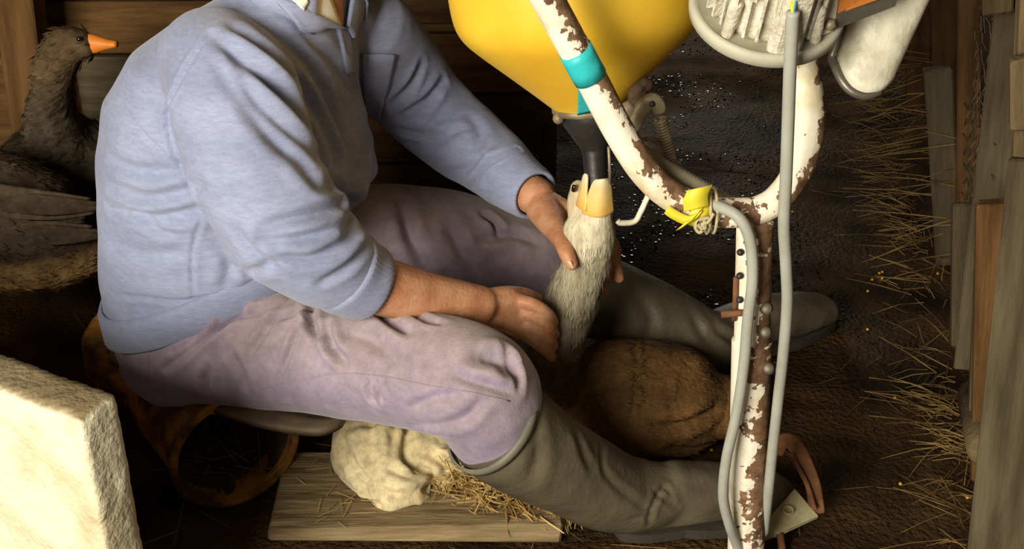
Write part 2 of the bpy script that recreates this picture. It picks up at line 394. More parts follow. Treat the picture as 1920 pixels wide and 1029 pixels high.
fpl('plank', P(1772, -20, 2.95), P(1782, 300, 2.95), .07, .03, 'wood_dark', (1, -.3, 0))
fpl('plank', P(1722, -20, 3.3), P(1722, 200, 3.35), .07, .03, 'wood_dark', (1, -.3, 0))
fpl('plank', P(1812, 380, 2.16), P(1808, 650, 2.08), .05, .025, 'wood_grey', (1, -.3, 0))
fpl('rail', (.80, 1.55, .80), (1.30, 3.5, .80), .08, .03, 'wood_grey', (0, 0, 1))
mb = MB(); lathe(mb, [(.001, 0), (.022, 0), (.029, .006), (.031, .03), (.031, .2)], P(1848, 850, 1.68), (.25, 1, -.05), 14, False, True)
log = mb.build('log_end', M['wood_pale'], fence)
# wire netting
def netting(p00, p10, p01, nx, ny, name='wire_netting'):
    p00 = Vector(p00); ex = (Vector(p10)-p00)/nx; ey = (Vector(p01)-p00)/ny; mb = MB(); nrm = ex.cross(ey).normalized()
    for j in range(ny):
        for i in range(nx):
            o = p00+ex*(i+.5*(j % 2))+ey*j
            q = [o+nrm*random.uniform(-.006, .006), o+ey*.45+nrm*random.uniform(-.006, .006), o+ex*.5+ey*.98, o-ex*.5+ey*.98]
            for a, b in ((0, 1), (1, 2), (1, 3)): mb.tube([q[a], q[b]], .0011, 4, False)
    return mb.build(name, M['wire'], fence)
netting(P(1835, 0, 2.3), P(1880, 0, 1.95), P(1815, 400, 2.2), 5, 14)
netting(P(1895, 380, 1.75), P(1925, 380, 1.6), P(1885, 760, 1.7), 3, 11)
netting(P(1800, 180, 2.5), P(1830, 180, 2.3), P(1795, 420, 2.45), 3, 9)

# ------------------------------------------------------------------ straw (nobody could count it)
def straw_piece(mb, p, d, ln, r, sag=.0):
    d = Vector(d).normalized(); u = d.orthogonal().normalized(); b = d.cross(u)
    p = Vector(p); mid = p+d*ln*.5+Vector((0, 0, sag)); e = p+d*ln; v = []
    for q, rr in ((p, r), (mid, r), (e, r*.6)):
        for k in range(3): t = 2.094*k; v.append(q+u*(rr*math.cos(t))+b*(rr*math.sin(t)))
    f = [(i*3+k, i*3+(k+1) % 3, i*3+3+(k+1) % 3, i*3+3+k) for i in range(2) for k in range(3)]
    mb.add(v, f)
mb = MB()
for _ in range(430):      # bank of straw along the foot of the fence
    y = random.choice((random.gauss(2.75, .22), random.gauss(3.4, .35), random.gauss(1.9, .13), random.uniform(1.4, 4.2))); x = .84+.19*(y-1.75)-abs(random.gauss(0, .045))
    a = random.gauss(math.pi, 1.0)
    straw_piece(mb, (x, y, random.uniform(.0, .05)*random.random()), (math.cos(a), math.sin(a), random.gauss(.02, .16)), random.uniform(.03, .16), random.uniform(.0006, .0014), random.uniform(-.003, .012))
tag(mb.build('straw_bank', M['straw'], None, False), 'loose golden straw heaped along the foot of the fence', 'straw', kind='stuff')
mb = MB()
for _ in range(110):      # hay sticking out through the far fence
    y = random.uniform(2.5, 3.9); z = random.uniform(.04, .35)
    straw_piece(mb, (1.0+.12*(y-2.4)+random.uniform(0, .06), y, z), (-1, random.gauss(-.1, .3), random.gauss(-.12, .22)), random.uniform(.08, .25), random.uniform(.0008, .0016), random.uniform(0, .01))
tag(mb.build('hay_tuft', M['straw'], None, False), 'dry hay stalks poking out between the far fence boards', 'hay', kind='stuff')
mb = MB()
for _ in range(330):      # odd stalks trodden into the mud
    x = random.uniform(-1.0, 1.0); y = random.uniform(1.3, 4.2); a = random.uniform(0, 6.28)
    straw_piece(mb, (x, y, .004), (math.cos(a), math.sin(a), random.uniform(-.02, .05)), random.uniform(.03, .13), random.uniform(.0005, .0011))
tag(mb.build('straw_litter', M['straw'], None, False), 'scattered straw stalks trodden into the dark wet floor', 'straw', kind='stuff')
# wet flakes that glint in the mud
def grit():
    mb = MB()
    for _ in range(3600):
        if random.random() < .8: x = random.gauss(.47, .16); y = random.uniform(2.2, 4.5)
        else: x = random.uniform(.25, .95); y = random.uniform(1.45, 4.3)
        if noise.noise(Vector((x*4, y*4, 1))) < -.02: continue
        r = random.uniform(.0007, .0026)*random.uniform(.6, 1); k = 6; a0 = random.random()*6; tx, ty = random.gauss(0, .11), random.gauss(0, .11); e = random.uniform(1, 2.2)
        ring = [(x+r*e*math.cos(a0+2*math.pi*i/k), y+r*math.sin(a0+2*math.pi*i/k)) for i in range(k)]
        z0 = fz(x, y)+.0022; top = [(p, q, z0+(p-x)*tx+(q-y)*ty) for p, q in ring]
        mb.add(top+[(p, q, z0-.004) for p, q in ring], [tuple(range(k))]+[(i, k+i, k+(i+1) % k, (i+1) % k) for i in range(k)])
    return tag(mb.build('wet_grit', M['grit'], None, False), 'glinting wet grit on the dark floor behind the column', 'grit', kind='stuff')
grit()
# corn grains one can pick out
grain = MB(); lathe(grain, [(.0005, -.004), (.003, -.003), (.0045, 0), (.004, .003), (.0005, .005)], (0, 0, 0), (1, .2, 0), 7, True, True); gm = grain.mesh()
for px, py in ((1650, 503), (1637, 516), (1656, 500), (1628, 606), (1690, 897), (1680, 737), (1815, 925), (1628, 540), (1325, 815), (1335, 835), (1345, 870), (1318, 822), (1760, 505), (1486, 392), (1655, 515)):
    g = obj('corn_grain', gm, M['corn']); p = G(px, py, .006); g.scale = (.75, .75, .75); g.location = (p.x, p.y, fz(p.x, p.y)+.003); g.rotation_euler = (0, 0, random.uniform(0, 6))
    tag(g, 'tiny yellow corn grain dropped on the dark floor', 'corn grain', 'corn grains on the floor')

# ------------------------------------------------------------------ stone slab standing in the left foreground
def slab():
    br = G(222, 736, .522); bl = G(0, 657, .522); e = (br-bl).normalized(); n = Vector((e.y, -e.x, 0))
    if n.y > 0: n = -n
    ln, th, h = .85, .062, .535; c = br-e*(ln/2)+n*(th/2); R = Matrix((e, n, e.cross(n))).transposed()
    mb = MB(); mb.box((c.x, c.y, h/2-.013), ln, th, h, R); me = remesh(mb, .0075, 3)
    sculpt(me, [], .0022, 28)
    co = get_co(me); no = get_no(me)
    d = np.array([noise.noise(Vector(q)*75)+.6*noise.noise(Vector(q)*160) for q in co])*.0011; set_co(me, co+no*d[:, None])
    def top_shade_dirt(co, no):  # shade of the top face painted into the colour, together with brown dirt
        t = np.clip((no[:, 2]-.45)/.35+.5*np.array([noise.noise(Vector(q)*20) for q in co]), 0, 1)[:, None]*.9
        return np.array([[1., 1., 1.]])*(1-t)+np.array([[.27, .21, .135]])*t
    paint(me, top_shade_dirt)
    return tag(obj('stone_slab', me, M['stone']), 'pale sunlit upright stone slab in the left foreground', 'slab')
slab()

# ================================================================== FEEDING MACHINE
machine = thing('feeding_machine', 'yellow hopper feeding machine on a peeling white tube stand with motor', 'machine', (.36, 1.5, 0))
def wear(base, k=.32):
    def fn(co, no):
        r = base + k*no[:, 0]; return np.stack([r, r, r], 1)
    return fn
def enamel_tube(name, pts, r, base=.0, k=.33, n=28, seg=8, parent=machine, sq=None):
    A = cr([(*p, ) for p in pts], seg); rr = r if not hasattr(r, '__len__') else list(np.interp(np.linspace(0, 1, len(A)), np.linspace(0, 1, len(r)), r))
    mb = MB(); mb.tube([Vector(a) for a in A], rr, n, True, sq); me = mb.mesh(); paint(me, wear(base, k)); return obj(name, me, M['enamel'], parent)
col_b = Vector((.372, 1.5, .0)); J = P(1416, 412, 1.5)
def colp(t): return col_b.lerp(J, t)
zsl = .70
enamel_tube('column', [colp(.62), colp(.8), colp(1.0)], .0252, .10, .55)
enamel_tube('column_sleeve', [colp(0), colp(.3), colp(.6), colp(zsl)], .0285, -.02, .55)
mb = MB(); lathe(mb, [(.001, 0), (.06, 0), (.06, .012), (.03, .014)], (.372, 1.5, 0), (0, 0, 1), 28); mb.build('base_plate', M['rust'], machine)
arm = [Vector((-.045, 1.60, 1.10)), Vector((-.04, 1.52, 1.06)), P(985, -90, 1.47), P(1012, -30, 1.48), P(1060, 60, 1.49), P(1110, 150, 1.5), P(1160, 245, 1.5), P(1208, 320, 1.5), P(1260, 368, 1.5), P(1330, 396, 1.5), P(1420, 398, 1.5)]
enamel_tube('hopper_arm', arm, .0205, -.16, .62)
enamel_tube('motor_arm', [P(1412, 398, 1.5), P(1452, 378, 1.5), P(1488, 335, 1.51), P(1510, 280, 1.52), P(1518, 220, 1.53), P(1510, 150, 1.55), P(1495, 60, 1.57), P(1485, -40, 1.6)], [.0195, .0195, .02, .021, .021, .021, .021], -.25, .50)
# bolts and holes in the column
def bolt(px, py, Y, r=.008, L_=.012, m='rust', ax=None):
    p = P(px, py, Y); mb = MB(); d = ax or -ray(px, py)
    lathe(mb, [(r*1.2, -.004), (r*1.2, .001), (r, .001), (r, L_*.8), (r*.8, L_)], p, d, 6 if m == 'grime' else 12, True, True); return mb.build('bolt', M[m], machine)
for px, py in ((1435, 622), (1441, 690), (1437, 578)): bolt(px, py, 1.474, .008, .007, 'wire')
for px, py in ((1388, 473), (1387, 517), (1387, 562)):
    mb = MB(); p = P(px, py, 1.478); lathe(mb, [(.0, .0015), (.0045, .0012), (.005, -.004)], p, -ray(px, py), 10); mb.build('hole', M['black'], machine)
mb = MB(); mb.tube([P(1380, 520, 1.487), P(1379, 560, 1.487), P(1376, 600, 1.487)], .004, 8); mb.tube([P(1352, 590, 1.48), P(1378, 587, 1.48), P(1398, 586, 1.475)], .005, 8); mb.build('latch_pin', M['rust'], machine)

# hopper: cylinder + cone, slightly tilted
tb = Vector(P(1100, 205, 1.765)); tt = Vector((tb.x-.012, 1.785, .825)); ax = (tt-tb).normalized(); Lc = (tt-tb).length
prof = [(.040, .0), (.046, .0), (.052, .006), (.09, Lc*.31), (.13, Lc*.58), (.158, Lc*.77), (.1745, Lc*.90), (.184, Lc*1.02), (.189, Lc*1.16), (.1915, Lc*1.35), (.192, Lc*1.6), (.193, Lc+.30), (.193, Lc+.38)]
prof = [tuple(q) for q in cr(prof, 3)]
prof2 = prof + [(.185, Lc+.38)] + [(max(r-.006, .02), h+.004) for r, h in prof[::-1]]
mb = MB(); lathe(mb, prof2, tb, ax, 72); hop = mb.build('hopper', M['yellow'], machine)
# band that holds the hopper to its arm
mb = MB(); lathe(mb, [(.193, Lc+.24), (.199, Lc+.24), (.199, Lc+.275), (.193, Lc+.275)], tb, ax, 56); mb.build('hopper_band', M['grime'], machine)
# hopper lip
mb = MB(); lathe(mb, [(.050, -.004), (.053, -.001), (.053, .005), (.049, .008)], tb, ax, 40); mb.build('hopper_lip', M['grime'], hop)
# spout: black funnel + tube into the bill
tip = P(1119, 352, 1.735); top = P(1108, 212, 1.765); d = (tip-top)
pts = [top, top+d*.12, top+d*.30, top+d*.46, top+d*.52, top+d*.7, tip]
mb = MB(); A = cr([(*p, r) for p, r in zip(pts, (.047, .044, .032, .0205, .0185, .0178, .0175))], 5); mb.tube([Vector(a[:3]) for a in A], list(A[:, 3]), 28); mb.build('spout', M['black'], machine)
mb = MB(); lathe(mb, [(.0, .006), (.007, .005), (.009, 0), (.007, -.004)], P(1047, 222, 1.74), -ray(1047, 222), 10); mb.build('clip', M['grime'], machine)
# blob of grease and the metal tabs where the cone meets the lever
mb = MB()
for px, py, r in ((1190, 178, .012), (1200, 166, .012), (1210, 156, .010), (1186, 190, .009)): blob_tube(mb, [(P(px, py, 1.70), r), (P(px+5, py+4, 1.70), r*.9)], 3, 10)
gm2 = remesh(mb, .0022, 2); sculpt(gm2, [], .003, 90); obj('grease_lump', gm2, M['drum_dark'], machine)
mb = MB(); mb.tube([P(1166, 195, 1.60), P(1180, 215, 1.60), P(1196, 232, 1.60)], [(.012, .003)]*3, 10, True, .4); mb.build('tab', M['grime'], machine)
# hook-shaped lever
A = cr([(*P(1178, 255, 1.6), .011), (*P(1194, 222, 1.6), .0115), (*P(1207, 200, 1.6), .012), (*P(1222, 190, 1.6), .0125), (*P(1233, 198, 1.6), .011), (*P(1238, 212, 1.6), .008)], 6)
mb = MB(); v, f = tube_geo([Vector(a[:3]) for a in A], [(a[3]*.55, a[3]) for a in A], 12, True, None, (0, 1, 0)); mb.add(v, f); mb.build('lever', M['grime'], machine)
mb = MB(); lathe(mb, [(.0, .001), (.0042, .001), (.0042, -.002)], P(1223, 195, 1.593), (0, -1, .4), 10); mb.build('lever_hole', M['black'], machine)
# coil spring with end hook
s0, s1 = P(1238, 222, 1.6), P(1258, 300, 1.6); mb = MB(); pts = []
for k in range(15*10+1):
    t = k/150; a = 2*math.pi*15*t; p = s0.lerp(s1, t); e = (s1-s0).normalized(); u = e.orthogonal().normalized(); b = e.cross(u); pts.append(p+u*.0075*math.cos(a)+b*.0075*math.sin(a))
mb.tube(pts, .0022, 6); mb.tube([s0.lerp(s1, .02), s1], .0068, 10)
mb.tube([Vector(a) for a in cr([tuple(s1), tuple(P(1272, 305, 1.6)), tuple(P(1268, 316, 1.6)), tuple(P(1252, 308, 1.6))], 5)], .0022, 6); mb.build('spring', M['grime'], machine)
mb = MB(); mb.tube([Vector(a) for a in cr([tuple(P(*q, 1.6)) for q in ((1200, 262), (1220, 260), (1238, 275), (1244, 300), (1240, 312))], 6)], .0042, 9); mb.build('ring', M['grime'], machine)
mb = MB(); mb.tube([Vector(a) for a in cr([tuple(P(*q, 1.58)) for q in ((1222, 350), (1213, 372), (1201, 398), (1190, 415), (1165, 418), (1158, 414))], 5)], .0042, 9); mb.build('bent_rod', M['galv'], machine)
mb = MB(); mb.tube([P(1141, 275, 1.70), P(1143, 310, 1.70), P(1144, 345, 1.70)], .0022, 7); mb.build('thin_rod', M['grime'], machine)
mb = MB(); mb.tube([P(1270, 311, 1.6), P(1400, 325, 1.75)], .0012, 5); mb.build('thin_wire', M['wire'], machine)
# corrugated conduit
A = cr([tuple(P(*q)) for q in ((1175, 262, 1.57), (1230, 305, 1.56), (1300, 347, 1.545), (1392, 397, 1.53))], 40)
mb = MB(); v, f = tube_geo([Vector(a) for a in A], [.0125*(1+.10*(1 if k % 2 else -1)) for k in range(len(A))], 14); mb.add(v, f); mb.build('conduit', M['conduit'], machine)
# grey cables
def cable(pts, r, name='cable'):
    mb = MB(); mb.tube([Vector(a) for a in cr([tuple(P(*q)) for q in pts], 8)], r, 14); return mb.build(name, M['cable'], machine)
cable([(1195, 290, 1.545), (1240, 340, 1.53), (1300, 372, 1.51), (1350, 388, 1.475), (1385, 408, 1.455), (1406, 450, 1.45), (1411, 520, 1.45), (1402, 600, 1.45), (1394, 690, 1.45), (1380, 780, 1.45), (1362, 860, 1.45), (1356, 930, 1.45), (1368, 985, 1.46), (1384, 1030, 1.475), (1395, 1090, 1.49)], .0078)
cable([(1487, 22, 1.38), (1482, 110, 1.39), (1478, 220, 1.40), (1474, 330, 1.41), (1470, 420, 1.42), (1474, 500, 1.43), (1476, 570, 1.44), (1469, 660, 1.45), (1459, 750, 1.46), (1448, 850, 1.47), (1441, 920, 1.48), (1432, 1000, 1.5)], .0078)
# tapes
def arm_at(t):
    A_ = cr([tuple(p) for p in arm], 20); return Vector(A_[int(t*(len(A_)-1))])
def wrap(name, pts, r, m, lab=None):
    mb = MB(); v, f = tube_geo(pts, r, 28, False); mb.add(v, f); o = mb.build(name, M[m], machine)
    s = o.modifiers.new('s', 'SOLIDIFY'); s.thickness = .0012; return o
wrap('turquoise_tape', [P(1078, 93, 1.494), P(1086, 107, 1.4955), P(1096, 126, 1.497), P(1107, 145, 1.5)], .0222, 'tape_blue')
mb = quad_patch(bvh_of(hop.data), (1084, 152), (1100, 165), (1112, 203), (1083, 210), 6, 10, .006, .001); mb.build('tape_tail', M['tape_blue'], machine)
wrap('yellow_tape', [P(1290, 384, 1.498), P(1306, 391, 1.498), P(1322, 396, 1.498)], [.0235, .0245, .0245], 'tape_yellow')
def ribbon(pl, wv, m, name):
    A = cr([tuple(P(*q)) for q in pl], 5); wv = Vector(wv); mb = MB(); v = []; f = []
    for k, a in enumerate(A): a = Vector(a); v += [a+wv, a-wv]
    for k in range(len(A)-1): f.append((2*k, 2*k+1, 2*k+3, 2*k+2))
    mb.add(v, f); o = mb.build(name, M[m], machine); s = o.modifiers.new('s', 'SOLIDIFY'); s.thickness = .0015; return o
ribbon([(1312, 402, 1.472), (1290, 412, 1.47), (1268, 404, 1.472), (1250, 392, 1.475)], (.003, .0, .006), 'tape_yellow', 'tape_end')
ribbon([(1312, 352, 1.472), (1304, 372, 1.47), (1306, 392, 1.47)], (.016, .0, .004), 'tape_yellow', 'tape_end')
ribbon([(1308, 396, 1.47), (1288, 418, 1.466), (1276, 424, 1.466)], (.006, 0, .006), 'tape_yellow', 'tape_end')
mb = MB()
for c0 in (1326, 1338):
    pts = [P(c0, 395, 1.498)+Vector((0.0, .030*math.cos(a)-.0, .030*math.sin(a))) for a in np.linspace(0, 6.28, 25)]
    mb.tube(pts, .0022, 6, False)
mb.tube([Vector(a) for a in cr([tuple(P(*q, 1.463)) for q in ((1330, 408), (1312, 412), (1304, 425), (1312, 436), (1322, 424), (1318, 410), (1308, 418), (1318, 432))], 6)], .0026, 6)
mb.tube([Vector(a) for a in cr([tuple(P(*q, 1.462)) for q in ((1338, 400), (1328, 416), (1316, 420), (1324, 428))], 6)], .0024, 6)
mb.build('twine_knot', M['twine'], machine)

# motor: round flange tilted towards us, ribbed body above
mo = P(1437, 14, 1.50); ma = Vector((.03, -.44, .90)).normalized()
mb = MB(); lathe(mb, [(.0, -.014), (.088, -.014), (.0955, -.010), (.0965, .0), (.0955, .006), (.090, .008), (.086, .004), (.0, .003)], mo, ma, 72); fl = mb.build('motor_flange', M['flange'], machine)
u = Vector((1, 0, 0)); u = (u-ma*u.dot(ma)).normalized(); b = ma.cross(u)
mb = MB()
pr = [(.0, .002), (.066, .002), (.069, .010), (.0665, .02), (.066, .16), (.05, .17), (.0, .17)]; lathe(mb, pr, mo, ma, 40); body = mb.build('motor_body', M['motor'], machine)
for k in range(30):
    a = 2*math.pi*k/30
    if 0.9 < ((a+math.pi*.5) % (2*math.pi))/1 < 1.0: continue
    dr = u*math.cos(a)+b*math.sin(a); tn = ma.cross(dr); R = Matrix((dr, tn, ma)).transposed()
    m1 = MB(); m1.box(mo+dr*.072+ma*.088, .016, .0035, .150, R); m1.build('fin', M['motor'], body, False)
for a in (-2.35, -1.62, -.9, .6, 1.6, 2.5):
    dr = u*math.cos(a)+b*math.sin(a); m1 = MB(); blob_tube(m1, [(mo+dr*.080+ma*.008, .0075), (mo+dr*.074+ma*.05, .009)], 3, 12); m1.build('lug', M['motor'], body)
# wide smooth rib, name plate, terminal block
R = Matrix((u, b, ma)).transposed()
a = -1.42; dr = u*math.cos(a)+b*math.sin(a); tn = ma.cross(dr); R2 = Matrix((dr, tn, ma)).transposed()
m1 = MB(); m1.box(mo+dr*.073+ma*.085, .03, .036, .165, R2); o = m1.build('smooth_rib', M['motor'], body, False); o.modifiers.new('b', 'BEVEL').width = .004
a = -2.15; dr = u*math.cos(a)+b*math.sin(a); tn = ma.cross(dr); R2 = Matrix((dr, tn, ma)).transposed()
for k in range(4):
    m1 = MB(); m1.box(mo+dr*.080+ma*(.078+.012*k)+tn*.002*k, .010, .026, .006, R2); m1.build('terminal', M['motor'], body, False)
for px, m_, dx in ((1484, 'wire_y', -4), (1490, 'wire_b', 3), (1487, 'wire_y', 8)):
    m1 = MB(); m1.tube([Vector(q) for q in cr([tuple(P(1487, 24, 1.38)), tuple(P(px, 10, 1.38)), tuple(P(px+dx, -8, 1.39)), tuple(P(px+dx*3, -30, 1.41))], 5)], .0022, 7); m1.build('wire', M[m_], machine)
# box beside the motor with a grey bar and an orange panel, and a half-round galvanised guard
def slabq(name, c, th, m, parent=machine, back=(0, 1, -.3)):
    bk = Vector(back).normalized()*th; v = [Vector(q) for q in c]+[Vector(q)+bk for q in c]; n = len(c)
    mb = MB(); mb.add(v, [tuple(range(n)), tuple(range(2*n-1, n-1, -1))]+[(k, k+n, (k+1) % n+n, (k+1) % n) for k in range(n)])
    me = mb.mesh(); bm = bmesh.new(); bm.from_mesh(me); bmesh.ops.recalc_face_normals(bm, faces=bm.faces); bm.to_mesh(me); bm.free(); return obj(name, me, M[m], parent, False)
slabq('side_plate', [P(1532, 70, 1.44), P(1562, 58, 1.45), P(1578, -30, 1.46), P(1552, -30, 1.45)], .03, 'flange')
slabq('bar', [P(1560, 57, 1.45), P(1678, 12, 1.50), P(1700, -25, 1.51), P(1690, -40, 1.51), P(1570, 26, 1.45)], .02, 'galv_edge')
slabq('orange_panel', [P(1571, 26, 1.452), P(1650, -2, 1.48), P(1665, -30, 1.49), P(1580, -30, 1.455)], .012, 'orange')
bolt(1556, 46, 1.447, .007, .006, 'grime')
# guard: half pipe, axis running up to the right, rolled rim on its left and lower edge
g0 = P(1622, 128, 1.56); g1 = P(1705, -90, 1.60); e = (g1-g0).normalized(); toward = Vector((0, -1, .35)); toward = (toward-e*toward.dot(e)).normalized(); rt = toward.cross(e).normalized()
if rt.x < 0: rt = -rt
mb = MB(); v = []; f = []; NS, NT = 20, 24; wd = .041
rim = []
for j in range(NT+1):
    t = j/NT; c = g0+(g1-g0)*t
    for i in range(NS+1):
        s = -1+2*i/NS; q = math.sqrt(max(0, 1-s*s)); endc = -.032*(1-abs(s)**2.2)*(1 if j == 0 else max(0, 1-t*5))
        v.append(c+rt*wd*s*(1+.25*t)+toward*(.030*q)+e*endc)
W_ = NS+1
for j in range(NT):
    for i in range(NS): f.append((j*W_+i, j*W_+i+1, (j+1)*W_+i+1, (j+1)*W_+i))
mb.add(v, f); gd = mb.build('guard', M['galv'], machine); s = gd.modifiers.new('s', 'SOLIDIFY'); s.thickness = .003
rimp = [v[j*W_] for j in range(NT, -1, -1)][6:]+[v[i] for i in range(1, NS-2)]
mb = MB(); mb.tube([p+rt*-.004+e*-.003-toward*.004 for p in rimp], .0062, 10); mb.build('rolled_rim', M['galv_edge'], gd)

# ------------------------------------------------------------------ pale plate on a rusty bracket beside the boot toe
pd = thing('pedal_plate', 'small pale square plate on a rusty bent bracket beside the near boot toe', 'plate', (.52, 1.6, 0))
c = [P(1428, 1012, 1.555), P(1438, 975, 1.58), P(1490, 916, 1.64), P(1534, 967, 1.60), P(1478, 993, 1.565), P(1462, 1000, 1.56)]
slabq('plate', c, .006, 'plate', pd, (0, .2, -1))
mb = MB(); lathe(mb, [(.009, 0), (.0095, .002), (.0075, .003), (.0065, .001)], P(1478, 957, 1.596), (0, -.3, 1), 18); mb.build('ring_mark', M['plate'], pd)
mb = MB(); v, f = tube_geo([Vector(a) for a in cr([tuple(q) for q in (P(1532, 962, 1.61), P(1524, 910, 1.63), P(1505, 860, 1.65), P(1486, 830, 1.66), P(1466, 828, 1.66), P(1455, 850, 1.66))], 6)], [(.004, .013)]*31, 10, True, .5, (0, 1, .3)); mb.add(v, f); mb.build('bracket', M['rust'], pd)
mb = MB(); mb.tube([Vector(a) for a in cr([tuple(q) for q in (P(1528, 955, 1.60), P(1512, 905, 1.625), P(1492, 868, 1.64), P(1484, 850, 1.65))], 6)], .0045, 8); mb.build('strap', M['rust'], pd)
mb = MB(); mb.tube([P(1462, 1000, 1.56), P(1470, 1050, 1.555), P(1470, 1075, 1.55)], .006, 8); mb.build('foot_pin', M['rust'], pd)

# ================================================================== SEAT, SACK, BOARD
# rusty drum lying under the sitter, mouth towards the lower right
f0 = Vector((-.47, 1.70, .108)); b0 = Vector((-.66, 2.00, .128)); ax = (f0-b0).normalized(); Ld = (f0-b0).length
drum = thing('rusty_drum', 'rusty orange metal drum lying on its side under the seated person', 'drum', (-.57, 1.85, 0))
pr = [(.0, .0), (.118, .0), (.126, .006), (.128, .014), (.120, .022), (.117, .05), (.120, .06), (.117, .07), (.113, Ld*.5), (.116, Ld*.5+.012), (.112, Ld*.5+.024), (.107, Ld-.02), (.110, Ld-.008), (.112, Ld), (.106, Ld+.002), (.101, Ld-.012), (.101, Ld-.05)]
mb = MB(); lathe(mb, pr, b0, ax, 56); dm = mb.mesh(); sculpt(dm, [], .004, 11); obj('shell', dm, M['drum'], drum)
mb = MB(); lathe(mb, [(.101, Ld-.012), (.1, Ld-.1), (.1, .03), (.0, .03)], b0, ax, 40); obj('inside', mb.mesh(), M['drum_dark'], drum)
mb = MB(); lathe(mb, [(.101, Ld-.002), (.1135, Ld-.004), (.1155, Ld+.004), (.110, Ld+.009), (.102, Ld+.006)], b0, ax, 56); obj('rim', mb.mesh(), M['drum'], drum)
mb = MB()
for _ in range(26):
    t = random.uniform(-1, 1); straw_piece(mb, f0-ax*random.uniform(.0, .1)+Vector((t*.06, 0, -.085+random.uniform(0, .03))), (random.gauss(0, 1), random.gauss(0, .6), random.gauss(.2, .4)), random.uniform(.03, .09), .0011)
o = mb.build('straw_wisps', M['straw'], drum, False); o['kind'] = 'stuff'
# seat: dished metal pan with a rounded nose
def seat():
    N1, N2 = 44, 26; v = []; f = []
    a0 = Vector((-.70, 1.86, .235)); a1 = P(652, 772, 1.66); e = a1-a0; sd = Vector((-.12, 1, 0)).normalized(); up = Vector((0, 0, 1))
    for s in (0, 1):
        for j in range(N2+1):
            for i in range(N1+1):
                t = i/N1; q = -1+2*j/N2; wd = .125*(1-.55*max(0, (t-.45)/.55)**2)*(math.sqrt(max(0, 1-((t-.86)/.14)**2)) if t > .86 else 1)
                wd = max(wd, .001); dish = .016*(q*q)-.012*math.sin(t*3.14)
                roll = -.016*max(0, abs(q)-.8)/.2
                v.append(a0+e*t+sd*(q*wd+.04*(1-t)*1.4)+up*(dish+roll-(.011 if s else 0)))
    W_ = N1+1; K = W_*(N2+1)
    for j in range(N2):
        for i in range(N1):
            q = j*W_+i; f.append((q, q+1, q+W_+1, q+W_)); f.append((K+q, K+q+W_, K+q+W_+1, K+q+1))
    edge = [i for i in range(N1)]+[N1+j*W_ for j in range(N2)]+[N2*W_+N1-i for i in range(N1)]+[(N2-j)*W_ for j in range(N2)]
    for x, y in zip(edge, edge[1:]+edge[:1]): f.append((x, K+x, K+y, y))
    mb = MB(); mb.add(v, f); return tag(mb.build('seat_pan', M['seat']), 'dark worn seat pan with rounded nose under the sitter', 'seat')
seat()
# folded patterned rag / ridged sacking behind the sitter, on the back of the drum
mb = MB()
blob_tube(mb, [(P(212, 600, 1.97), .030), (P(198, 640, 1.94), .042), (P(215, 690, 1.90), .046), (P(262, 712, 1.87), .04)], 5, 18)
me = remesh(mb, .006, 4)
sculpt(me, [([(176+6*k, 650-9*k), (210+4*k, 640-10*k), (240, 650-11*k)], .004, .006) for k in range(6)]+[([(190, 665+12*k), (225, 660+12*k), (255, 680+10*k)], .004, .006) for k in range(4)], .003, 30)
tag(obj('folded_sacking', me, M['drum']), 'crumpled orange-brown sacking wedged behind the sitter', 'sacking')
# board on the ground
bd = plank('wooden_board', G(520, 930, .016), G(1050, 925, .016), .215, .028, (0, 1, 0), M['board'], None, .004, .004)
tag(bd, 'weathered grey board lying flat under the pale sack', 'board')
# sack stuffed with straw
sack = thing('straw_sack', 'pale cloth sack spilling straw on the board beneath the knee', 'sack', G(740, 930, .03))
mb = MB()
blob_tube(mb, [(P(715, 770, 1.84), (.070, .07)), (P(715, 830, 1.79), (.094, .09)), (P(728, 885, 1.735), (.094, .082)), (P(748, 925, 1.685), (.066, .055))], 6, 26)
blob_tube(mb, [(P(730, 820, 1.78), .06), (P(800, 850, 1.76), .062), (P(835, 880, 1.75), .05)], 5, 20)
me = remesh(mb, .0045, 5)
co = get_co(me); co[:, 2] = np.maximum(co[:, 2], .032+.004*np.sin(co[:, 0]*60)); set_co(me, co)
sculpt(me, [([(770, 780), (760, 830), (770, 870), (830, 890)], .008, .010), ([(800, 850), (830, 870), (850, 900)], .008, .012), ([(690, 780), (700, 840), (690, 890)], .010, .007),
            ([(640, 830), (670, 890), (700, 950)], .010, .008), ([(720, 930), (780, 925), (830, 900)], .009, .010), ([(740, 790), (735, 850)], .008, .006), ([(660, 930), (730, 955)], .008, .006), ([(650, 800), (720, 790), (760, 800)], .007, .007), ([(720, 870), (760, 890), (800, 880)], .007, .007), ([(660, 860), (690, 900), (740, 930)], .006, .006)], .006, 26)
obj('cloth', me, M['sack'], sack)
mb = MB()
for _ in range(950):
    t = random.random(); base = P(830, 865, 1.73).lerp(P(1010, 965, 1.665), t**.8)
    p = base+Vector((random.gauss(0, .03), random.gauss(0, .025), 0)); p.z = .032+max(0, random.gauss(.012, .018))*(1.9-1.6*t)
    straw_piece(mb, p, (random.gauss(.5, .6), random.gauss(-.2, .6), random.gauss(-.15, .35)), random.uniform(.02, .065), random.uniform(.0010, .0019), random.uniform(-.004, .004))
for _ in range(50):
    p = P(random.gauss(1050, 14), 960, 1.63); straw_piece(mb, (p.x, p.y, .035), (random.gauss(0, .3), -.3, -1), random.uniform(.02, .045), .001)
o = mb.build('straw_filling', M['straw_pale'], sack, False); o['kind'] = 'stuff'
mb = MB()
